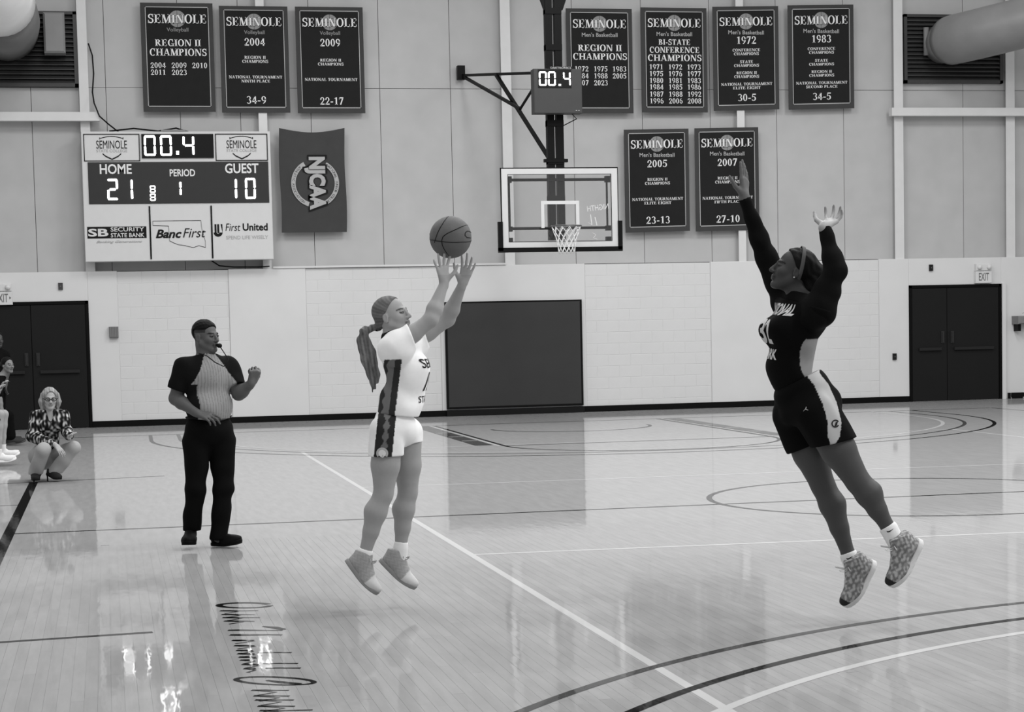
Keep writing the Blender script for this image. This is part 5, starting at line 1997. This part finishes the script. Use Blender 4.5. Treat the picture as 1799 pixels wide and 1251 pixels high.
def shorts_tone(v):
    t = np.full(len(v), 12.)
    z = v[:, 2]
    # pale stripe curving down the near side seam
    xc = np.interp(z, (.93, .96, 1.05, 1.15, 1.24, 1.30), (.045, .052, .060, .035, -.005, -.05))
    hw = np.interp(z, (.93, .955, .98, 1.05, 1.2, 1.30), (.004, .018, .030, .034, .036, .036))
    pan = (v[:, 1] < -.02) & (np.abs(v[:, 0] - xc) < hw) & (z > .93)
    t[pan] = 168
    return t


shorts = skinned('shorts', d, g, shorts_tone, M_CLOTH, de_)
shorts['label'] = 'dark shorts with a pale side stripe'
em = _arc(0, 0, .020, .020, 30, 330, .006, .006, 12) + [[(-.004, -.012), (.006, -.012), (.012, .008), (.002, .008)]]
ev, ef = [], []
for p in em:
    ef.append(tuple(range(len(ev), len(ev) + len(p))))
    ev += p
project_text('emblem', '', 0, 0, V3(.062, -.4, 1.045), X_, Z_, Y_, shorts, M_INK, shorts, extra=(np.array(ev), ef))
jm = [[(-.012, -.010), (-.006, -.004), (0, .003), (-.003, .003)], [(0, 0), (.013, -.004), (.013, -.001), (.001, .004)], [(-.002, 0), (.003, 0), (.006, .014), (.003, .014)]]
ev, ef = [], []
for p in jm:
    ef.append(tuple(range(len(ev), len(ev) + len(p))))
    ev += p
project_text('logo', '', 0, 0, V3(-.085, -.4, 1.118), X_, Z_, Y_, shorts, M_LGREY, shorts, extra=(np.array(ev), ef))

f_, l_, u_ = frame(hf, hu)
Ph = lambda x, y, z: hc + hs * (f_ * x + l_ * y + u_ * z)
hv = Vol()
hv.ell(Ph(-.022, 0, .040), (.106 * hs, .088 * hs, .092 * hs), (f_, l_, u_), .02)
hv.ell(Ph(-.125, .0, .02), (.055, .055, .06), (f_, l_, u_), .03)
hv.ell(Ph(-.11, .0, -.05), (.05, .06, .07), (f_, l_, u_), .03)
lo, hi = hv.bounds()
g = Grid(lo, hi, .006)
d = g.field(hv) + g.folds(.003, [((1, .3, .6), 170), ((.3, .9, .5), 150)], 3)
d = np.maximum(d, g.plane(Ph(.045, 0, .055), f_ * .85 - u_ * .5))
d = np.maximum(d, -g.plane(Ph(-.03, 0, -.03), u_ * .6 - f_ * .9))
hair = skinned('hair', d, g, lambda v: 10 + 2 * np.sin(v[:, 0] * 200 + v[:, 2] * 90), M_HAIR, de_)
hair['label'] = 'black hair gathered at the back'
bv = MB()
n = 36
for j, (dx, gr) in enumerate(((-.010, .003), (-.009, .006), (.009, .006), (.010, .003))):
    for i in range(n):
        a = 2 * math.pi * i / n
        p = Ph(-.022 + .03 * math.cos(a) * 0 + dx + .012 * math.sin(a), (.088 + gr) * math.cos(a), .040 + (.094 + gr) * math.sin(a))
        bv.v.append(tuple(p))
for j in range(3):
    for i in range(n):
        k = (i + 1) % n
        bv.f.append((j * n + i, j * n + k, (j + 1) * n + k, (j + 1) * n + i))
hb = bv.build('headband', mat('headband_grey', 84, .7, .2, noise=.05), de_, True, local=True)
tag_ = None
er = Vol().ell(Ph(-.002, .083, -.036), (.005, .005, .005))
lo, hi = er.bounds(.01)
g = Grid(lo, hi, .003)
skinned('earring', g.field(er), g, 200, M_SKIN, de_)


def camo(v, t):
    q = mottle(v, 220, 420, 14, 8)
    o = np.where(q > .5, 168., np.where(q > -.5, 132., 108.))
    o[v[:, 0] > .235] = 40
    return o


for k in 'RL':
    an, kn = V3(J['ank' + k]), V3(J['knee' + k])
    ax = unit(kn - an)
    upf = frame(V3(J['toe' + k]) - V3(J['heel' + k]), V3(-.95, -.25, -.2))[2]
    so = sock(de_, an - ax * .01, V3(J['heel' + k]) * .5 + V3(J['toe' + k]) * .5 + upf * .045, .038, 222, M_CLOTH, length=.02, axis=ax)
    sw = [[(-.016, -.002), (-.010, -.010), (.002, -.006), (.020, .010), (.0, -.001), (-.009, -.004)]]
    project_text('logo', '', 0, 0, an - ax * .012 + V3(.0, -.2, 0), X_, Z_, Y_, so, M_INK, so, extra=(np.array(sw[0]), [(0, 1, 2, 5), (5, 2, 4), (4, 2, 3)]))
    he, to = V3(J['heel' + k]), V3(J['toe' + k])
    shoe(de_, he + (he - to) * .02, to, V3(-.95, -.25, -.2), 'jump', 140, 205, M_SHOEM, 1.03, True, 205, camo, droop=1.0)

# ------------------------------------------------------------------ the referee
J = REFEREE
rf_ = thing('person', J['loc'], 'referee in a grey shirt with black sleeves and dark trousers, fist raised', 'person', rz=J['rz'])
F, S = unit(V3(.42, -.9, 0)), unit(V3(.9, .42, 0))
hf, hu, hs, hc = V3(.74, -.66, .02), V3(0, 0, 1), .98, V3(J['head']) + V3(-.012, 0, .0)
skin = 84
body = Vol()
torso_vol(body, J, F, S, 1.12, 1.25, 0)
body.ell(V3(J['waist']) + F * .03, (.13, .15, .14), (F, S, Z_), .05)
P = head_vol(body, hc, hf, hu, hs, False)
neck_vol(body, J['neck'], P, .062)
arm_vol(body, J['shR'], J['elR'], J['wrR'], (.062, .056, .047, .048, .031))
arm_vol(body, J['shL'], J['elL'], J['wrL'], (.062, .056, .047, .048, .031))
hand_vol(body, J['wrR'], (.85, -.45, -.22), (.1, .5, -.8), True, 1.05, (.25, .4, .5, .55, .1), .08, .4)
hand_vol(body, J['wrL'], (.3, -.15, .85), (-.25, .8, .2), False, 1.05, (1.35, 1.4, 1.45, 1.45, .6), .02, .35)
for s in 'RL':
    leg_vol(body, J['hip' + s], J['knee' + s], J['ank' + s], (-.3, .9, 0), (.085, .06, .048, .048, .034))
    body.cone(J['ank' + s], V3(J['toe' + s]) * .6 + V3(J['heel' + s]) * .4 + V3(0, 0, .04), .035, .03, .02)
lo, hi = body.bounds()
g = Grid(lo, hi, .0105, [(hc - .12, hc + .13, .0052), (V3(.28, -.3, 1.16), V3(.43, 0, 1.36), .0055), (V3(-.1, -.35, .9), V3(.13, -.1, 1.02), .006)])


def tone(v):
    t = np.full(len(v), float(skin))
    x, y, z = head_local(v, hc, hf, hu, hs)
    scalp = (np.abs(x) < .13) & (np.abs(y) < .1) & (z < .14) & (z > -.055) & (((x < .05) & (z > .03)) | (x < -.045))
    t[scalp] = 42
    return face_tone(v, t, hc, hf, hu, hs, skin, 24, .8, 18)


skinned('body', g.field(body), g, tone, M_SKIN, rf_)
jv = Vol()
torso_vol(jv, J, F, S, 1.12, 1.25, 0)
jv.ell(V3(J['waist']) + F * .03, (.13, .15, .14), (F, S, Z_), .05)
g = Grid(V3(-.34, -.30, .90), V3(.36, .28, 1.46), .0065)
d = g.field(jv.grown(.016)) + g.folds(.006, [((.3, .2, 1), 30), ((1, .2, .5), 26)], 6)
d = np.maximum(d, -g.plane(V3(0, 0, .945), (0, 0, 1)))
for k in 'RL':
    a, b = V3(J['sh' + k]), V3(J['el' + k])
    dr = unit(b - a)
    e = np.maximum(g.field(Vol().cone(a - dr * .02, a + dr * .17, .085, .078, .02)) + g.folds(.004, [((.5, .3, 1), 40)], 5), g.plane(a + dr * .155, dr))
    d = smin(d, e, .03)
nk = V3(J['neck'])
d = np.maximum(d, g.plane(nk + V3(0, 0, .03), V3(-.15, .35, 1)))
d = np.maximum(d, -g.field(Vol().cone(nk + V3(.0, 0, -.02), nk + V3(.0, 0, .1), .066, .066, .01)))


def shirt_tone(v):
    r = v - V3(J['chest'])
    fr = r @ F
    la = r @ S
    z = v[:, 2]
    t = np.full(len(v), 18.)
    body_ = (np.abs(la) < .165 - .55 * np.maximum(z - 1.19, 0)) & (fr > -.06)
    stripe = 142 + 20 * (np.sin(la * 300) > .55) * -1
    t[body_] = stripe[body_]
    t[(la < -.125) & (z < 1.2) & body_] = 22
    return t


shirt = skinned('shirt', d, g, shirt_tone, M_CLOTH, rf_)
shirt['label'] = 'grey pinstriped referee shirt with black raglan sleeves'
tv = Vol()
pel = V3(J['pel'])
tv.ell(pel + Z_ * .02, (.150, .185, .14), (F, S, Z_), .03)
tv.ell(pel - F * .05 - Z_ * .05, (.11, .15, .11), (F, S, Z_), .03)
for k in 'RL':
    a, b, c = V3(J['hip' + k]), V3(J['knee' + k]), V3(J['ank' + k])
    tv.cone(a, b, .106, .072, .02)
    tv.cone(b, c, .072, .066, .02)
lo, hi = tv.bounds()
g = Grid(lo, hi, .0095)
d = g.field(tv) + g.folds(.007, [((.3, .2, 1), 32), ((1, .3, .6), 28), ((-.4, .2, 1), 45)], 15)
d = np.maximum(d, g.plane(V3(0, 0, .965), (0, 0, 1)))
d = np.maximum(d, np.where(g.x[:, None, None] < -.04, -g.plane(V3(0, 0, .125), (0, 0, 1)), -g.plane(V3(0, 0, .055), (0, 0, 1))))
tr_ = skinned('trousers', d, g, 13, M_CLOTH, rf_)
bt = Vol().ell(V3(J['pel']) + V3(0, 0, .115), (.152, .176, .02), (F, S, Z_))
lo, hi = bt.bounds()
g = Grid(lo, hi, .008)
skinned('belt', g.field(bt), g, 10, M_SHOEM, rf_)
for k, nrm in (('R', (0, 0, 1)), ('L', (0, 0, 1))):
    he, to = V3(J['heel' + k]), V3(J['toe' + k])
    if k == 'L':
        he[2] = to[2] = 0.006
    else:
        he[2], to[2] = .055, .02
    shoe(rf_, he, to, nrm, 'dress', 7, 5, M_SHOEM, .98, False)
f_, l_, u_ = frame(hf, hu)
Ph = lambda x, y, z: hc + hs * (f_ * x + l_ * y + u_ * z)
hv = Vol()
hv.ell(Ph(-.014, 0, .044), (.102 * hs, .082 * hs, .090 * hs), (f_, l_, u_), .02)
lo, hi = hv.bounds()
g = Grid(lo, hi, .006)
d = g.field(hv) + g.folds(.002, [((1, .3, .6), 300), ((.3, .9, .5), 280)], 3)
d = np.maximum(d, g.plane(Ph(.058, 0, .062), f_ * .7 - u_ * .75))
d = np.maximum(d, -np.maximum(g.plane(Ph(-.02, 0, .055), u_), -g.plane(Ph(-.055, 0, 0), f_) * 1.0))
d = np.maximum(d, -g.plane(Ph(0, 0, -.045), u_))
skinned('hair', d, g, 6, M_HAIR, rf_)['label'] = 'short black hair'
# whistle held between the lips with its lanyard
wh = Vol().cone(Ph(.108, .0, -.064), Ph(.13, .0, -.068), .009, .011).cone(Ph(.13, .006, -.07), Ph(.13, -.006, -.07), .013)
lo, hi = wh.bounds(.012)
g = Grid(lo, hi, .004)
whs = skinned('whistle', g.field(wh), g, 10, M_SHOEM, rf_)
ly = [Ph(.13, 0, -.07), Ph(.145, .01, -.10), V3(J['neck']) + V3(.155, -.14, .0), V3(J['neck']) + V3(.12, -.16, -.05), V3(J['neck']) + V3(.06, -.15, -.02), V3(J['neck']) + V3(.0, -.12, .03), V3(J['neck']) + V3(-.06, -.03, .05)]
MB().tube(ly, .004, 6).build('lanyard', M_INK, whs, True, local=True)

# ------------------------------------------------------------------ the squatting coach
J = COACH
co_ = thing('person', J['loc'], 'fair-haired woman with glasses squatting in a patterned blouse and pale trousers', 'person', rz=J['rz'])
F, S = unit(V3(.15, -.98, 0)), unit(V3(.98, .15, 0))
hf, hu, hs, hc = V3(.10, -.99, -.05), V3(.02, -.06, 1), .95, V3(J['head'])
skin = 158
body = Vol()
torso_vol(body, J, F, S, .88, .9, .03)
P = head_vol(body, hc, hf, hu, hs, True)
neck_vol(body, J['neck'], P, .046)
arm_vol(body, J['shR'], J['elR'], J['wrR'], (.045, .040, .036, .036, .024))
arm_vol(body, J['shL'], J['elL'], J['wrL'], (.045, .040, .036, .036, .024))
hand_vol(body, J['wrR'], (.5, -.35, -.6), (-.2, .6, -.6), True, .95, (.35, .35, .35, .35, .1), .06, .3)
hand_vol(body, J['wrL'], (.2, -.5, .3), (.2, .4, -.8), False, .95, (.3, .3, .3, .3, .1), .1, .4)
for s in 'RL':
    leg_vol(body, J['hip' + s], J['knee' + s], J['ank' + s], (0, 1, 0), (.085, .07, .055, .055, .032))
    body.cone(J['ank' + s], V3(J['toe' + s]) * .7 + V3(J['heel' + s]) * .3 + V3(0, 0, .03), .028, .022, .02)
lo, hi = body.bounds()
g = Grid(lo, hi, .011, [(hc - .12, hc + .13, .0058)])


def tone(v):
    t = np.full(len(v), float(skin))
    return face_tone(v, t, hc, hf, hu, hs, skin, 110, .8, 60)


skinned('body', g.field(body), g, tone, M_SKIN, co_)
jv = Vol()
torso_vol(jv, J, F, S, .88, .9, .03)
for k in 'RL':
    arm_vol(jv, J['sh' + k], J['el' + k], V3(J['wr' + k]) * .82 + V3(J['el' + k]) * .18, (.055, .052, .05, .048, .038))
jv = jv.grown(.012)
lo, hi = jv.bounds()
g = Grid(lo, hi, .009)
d = g.field(jv) + g.folds(.006, [((.3, .2, 1), 40), ((1, .2, .5), 36)], 6)
d = np.maximum(d, -g.plane(V3(J['pel']) + V3(0, -.03, .12), V3(0, -.5, .8)) * 1.0)
nk = V3(J['neck'])
d = np.maximum(d, g.plane(nk + V3(0, 0, .02), V3(0, .3, 1)))
d = np.maximum(d, -g.field(Vol().cone(nk + V3(0, -.02, .06), V3(J['chest']) + F * .12 + Z_ * .04, .055, .018, .01)))


def blouse(v):
    q = mottle(v, 80, 210, 18, 5, (1.2, 1, .65))
    return np.interp(q, (-2, -.7, -.1, .5, 1.2, 2.2), (15, 20, 45, 95, 160, 200))


skinned('blouse', d, g, blouse, M_CLOTH, co_)['label'] = 'blouse with a blotchy dark and light pattern'
tv = Vol()
pel = V3(J['pel'])
tv.ell(pel, (.15, .17, .13), (F, S, Z_), .04)
for k in 'RL':
    a, b, c = V3(J['hip' + k]), V3(J['knee' + k]), V3(J['ank' + k])
    tv.cone(a, b, .098, .072 if k == 'R' else .064, .03)
    tv.cone(b, c - (c - b) * .05, .072 if k == 'R' else .064, .078, .03)
lo, hi = tv.bounds()
g = Grid(lo, hi, .009)
d = g.field(tv) + g.folds(.004, [((.3, .2, 1), 34), ((1, .3, .6), 30)], 15)
d = np.maximum(d, -g.plane(V3(0, 0, .085), (0, 0, 1)))
skinned('trousers', d, g, lambda v: 158 + 5 * np.sin(v[:, 0] * 40 + v[:, 2] * 25), M_CLOTH, co_)['label'] = 'pale beige trousers'
for k in 'RL':
    he, to = V3(J['heel' + k]), V3(J['toe' + k])
    he[2], to[2] = .075, .004
    o = shoe(co_, he, to, (0, 0, 1), 'dress', 40, 25, M_SHOEM, .85, False)
    MB().lathe([(.0, .0), (.008, .0), (.008, .05), (.016, .075)], (he[0], he[1] - .02, .0), (0, 0, 1), 10).build('heel', M_INK, o, True, local=True)
f_, l_, u_ = frame(hf, hu)
Ph = lambda x, y, z: hc + hs * (f_ * x + l_ * y + u_ * z)
hv = Vol()
hv.ell(Ph(-.014, 0, .044), (.106 * hs, .088 * hs, .092 * hs), (f_, l_, u_), .02)
for q in (-1, 1):
    hv.chain([Ph(.02, q * .075, .05), Ph(.005, q * .092, -.03), Ph(-.005, q * .082, -.12)], [.03, .032, .018], .02)
hv.chain([Ph(-.08, 0, .02), Ph(-.09, 0, -.06), Ph(-.08, 0, -.13)], [.05, .06, .03], .03)
lo, hi = hv.bounds()
g = Grid(lo, hi, .007)
d = g.field(hv) + g.folds(.003, [((1, .3, .2), 160), ((.3, .9, .2), 150)], 3)
d = np.maximum(d, -g.field(Vol().ell(Ph(.09, .006, -.002), (.075, .062, .09), (f_, l_, u_))))
skinned('hair', d, g, lambda v: 135 + 14 * np.sin(v[:, 0] * 230 + 12 * v[:, 2]) + 10 * np.sin(v[:, 0] * 90), M_HAIR, co_)['label'] = 'shoulder-length fair hair'
gl_ = MB()
for q in (-1, 1):
    ps = [Ph(.106, q * (.034 + .026 * math.cos(a)), .002 + .017 * math.sin(a)) for a in np.linspace(0, 2 * math.pi, 17)[:-1]]
    gl_.tube(ps, .004, 6, closed=True)
    gl_.tube([Ph(.104, q * .06, .006), Ph(.05, q * .082, .008), Ph(-.01, q * .086, .004)], .0035, 6)
gl_.tube([Ph(.108, -.009, .006), Ph(.112, 0, .008), Ph(.108, .009, .006)], .0035, 6)
gl_.build('glasses', M_INK, co_, True, local=True)

# ------------------------------------------------------------------ people on the bench at the edge of the court
def sitter(J, label, skin, top, bottom, shoes_, hairt, F, hf, bare_leg, h=.012):
    t = thing('person', J['loc'], label, 'person', rz=J['rz'])
    F = unit(F)
    S = unit(np.cross(Z_, F))
    hc, hu, hs = V3(J['head']), V3(0, 0, 1), .95
    b = Vol()
    torso_vol(b, J, F, S, .95, .95, .02)
    P = head_vol(b, hc, hf, hu, hs, True)
    neck_vol(b, J['neck'], P, .048)
    for k in 'RL':
        arm_vol(b, J['sh' + k], J['el' + k], J['wr' + k], (.048, .042, .038, .038, .025))
        hand_vol(b, J['wr' + k], unit(V3(J['wr' + k]) - V3(J['el' + k])), (.5, 0, -.5), k == 'R', .95, (.5, .5, .5, .5, .2), .06, .5)
        leg_vol(b, J['hip' + k], J['knee' + k], J['ank' + k], -F, (.085, .07, .056, .058, .034))
        b.cone(J['ank' + k], V3(J['toe' + k]) * .6 + V3(J['heel' + k]) * .4 + V3(0, 0, .04), .032, .026, .02)
    lo, hi = b.bounds()
    g = Grid(lo, hi, h, [(hc - .11, hc + .12, .007)])
    skinned('body', g.field(b), g, lambda v: face_tone(v, np.full(len(v), float(skin)), hc, hf, hu, hs, skin, 30, .85, 25), M_SKIN, t)
    jv = Vol()
    torso_vol(jv, J, F, S, .95, .95, .02)
    for k in 'RL':
        jv.cone(J['sh' + k], V3(J['sh' + k]) * .35 + V3(J['el' + k]) * .65, .062, .058, .03)
    jv = jv.grown(.012)
    lo, hi = jv.bounds()
    g = Grid(lo, hi, h)
    d = np.maximum(g.field(jv), g.plane(V3(J['neck']) + V3(0, 0, .02), (0, 0, 1)))
    d = np.maximum(d, -g.plane(V3(J['pel']) + V3(0, 0, .02), (0, 0, 1)))
    skinned('shirt', d, g, top, M_CLOTH, t)
    tv = Vol().ell(J['pel'], (.13, .17, .13), (F, S, Z_), .03)
    for k in 'RL':
        a, kn, an = V3(J['hip' + k]), V3(J['knee' + k]), V3(J['ank' + k])
        if bare_leg:
            tv.cone(a, a * .3 + kn * .7, .105, .095, .03)
        else:
            tv.cone(a, kn, .1, .085, .03)
            tv.cone(kn, kn * .15 + an * .85, .085, .075, .03)
    lo, hi = tv.bounds()
    g = Grid(lo, hi, h)
    skinned('shorts' if bare_leg else 'trousers', np.maximum(g.field(tv), g.plane(V3(J['pel']) + V3(0, 0, .12), (0, 0, 1))), g, bottom, M_CLOTH, t)
    for k in 'RL':
        an, kn = V3(J['ank' + k]), V3(J['knee' + k])
        if bare_leg:
            sock(t, an, None, .036, 215, M_CLOTH, length=.08, axis=kn - an)
        shoe(t, J['heel' + k], J['toe' + k], (0, 0, 1), 'high', shoes_, min(230, shoes_ + 20), M_SHOEM, .95, False)
    f_, l_, u_ = frame(hf, hu)
    Ph = lambda x, y, z: hc + hs * (f_ * x + l_ * y + u_ * z)
    hv = Vol().ell(Ph(-.016, 0, .042), (.104 * hs, .085 * hs, .09 * hs), (f_, l_, u_), .02)
    hv.ell(Ph(-.11, 0, .03), (.045, .045, .045))
    lo, hi = hv.bounds()
    g = Grid(lo, hi, .008)
    d = np.maximum(g.field(hv), g.plane(Ph(.045, 0, .055), f_ * .85 - u_ * .55))
    d = np.maximum(d, -g.plane(Ph(-.03, 0, -.04), u_ * .8 - f_ * .6))
    skinned('hair', d, g, hairt, M_HAIR, t)
    return t


sitter(BENCHA, 'seated player with pale bare knees and white sneakers on the team bench', 150, 30, 35, 210, 25, V3(.98, -.15, 0), V3(.9, -.42, .0), True)
sitter(BENCHB, 'dark-haired person in dark clothes leaning forward from the bench', 120, 14, 12, 50, 12, V3(.9, -.3, .1), V3(.62, -.78, .05), False)
sitter(BENCHC, 'person in dark clothes standing by the double door behind the bench', 70, 14, 12, 20, 14, V3(.2, -.97, 0), V3(.5, -.86, 0), False)
for (bx, by, bz), lab in (((-8.62, 8.38, .36), 'low dark bench under the player with white sneakers'), ((-8.80, 12.85, .26), 'low dark bench under the person leaning forward')):
    bn = thing('team_bench', (bx, by, 0), lab, 'bench', 'team benches')
    MB().box(bx - .5, bx + .12, by - .3, by + .3, bz - .04, bz).build('seat', M_DARK, bn)
    for sx in (-.45, .05):
        for sy in (-.25, .25):
            MB().box(bx + sx - .02, bx + sx + .02, by + sy - .02, by + sy + .02, 0, bz - .04).build('leg', M_BLACK, bn)
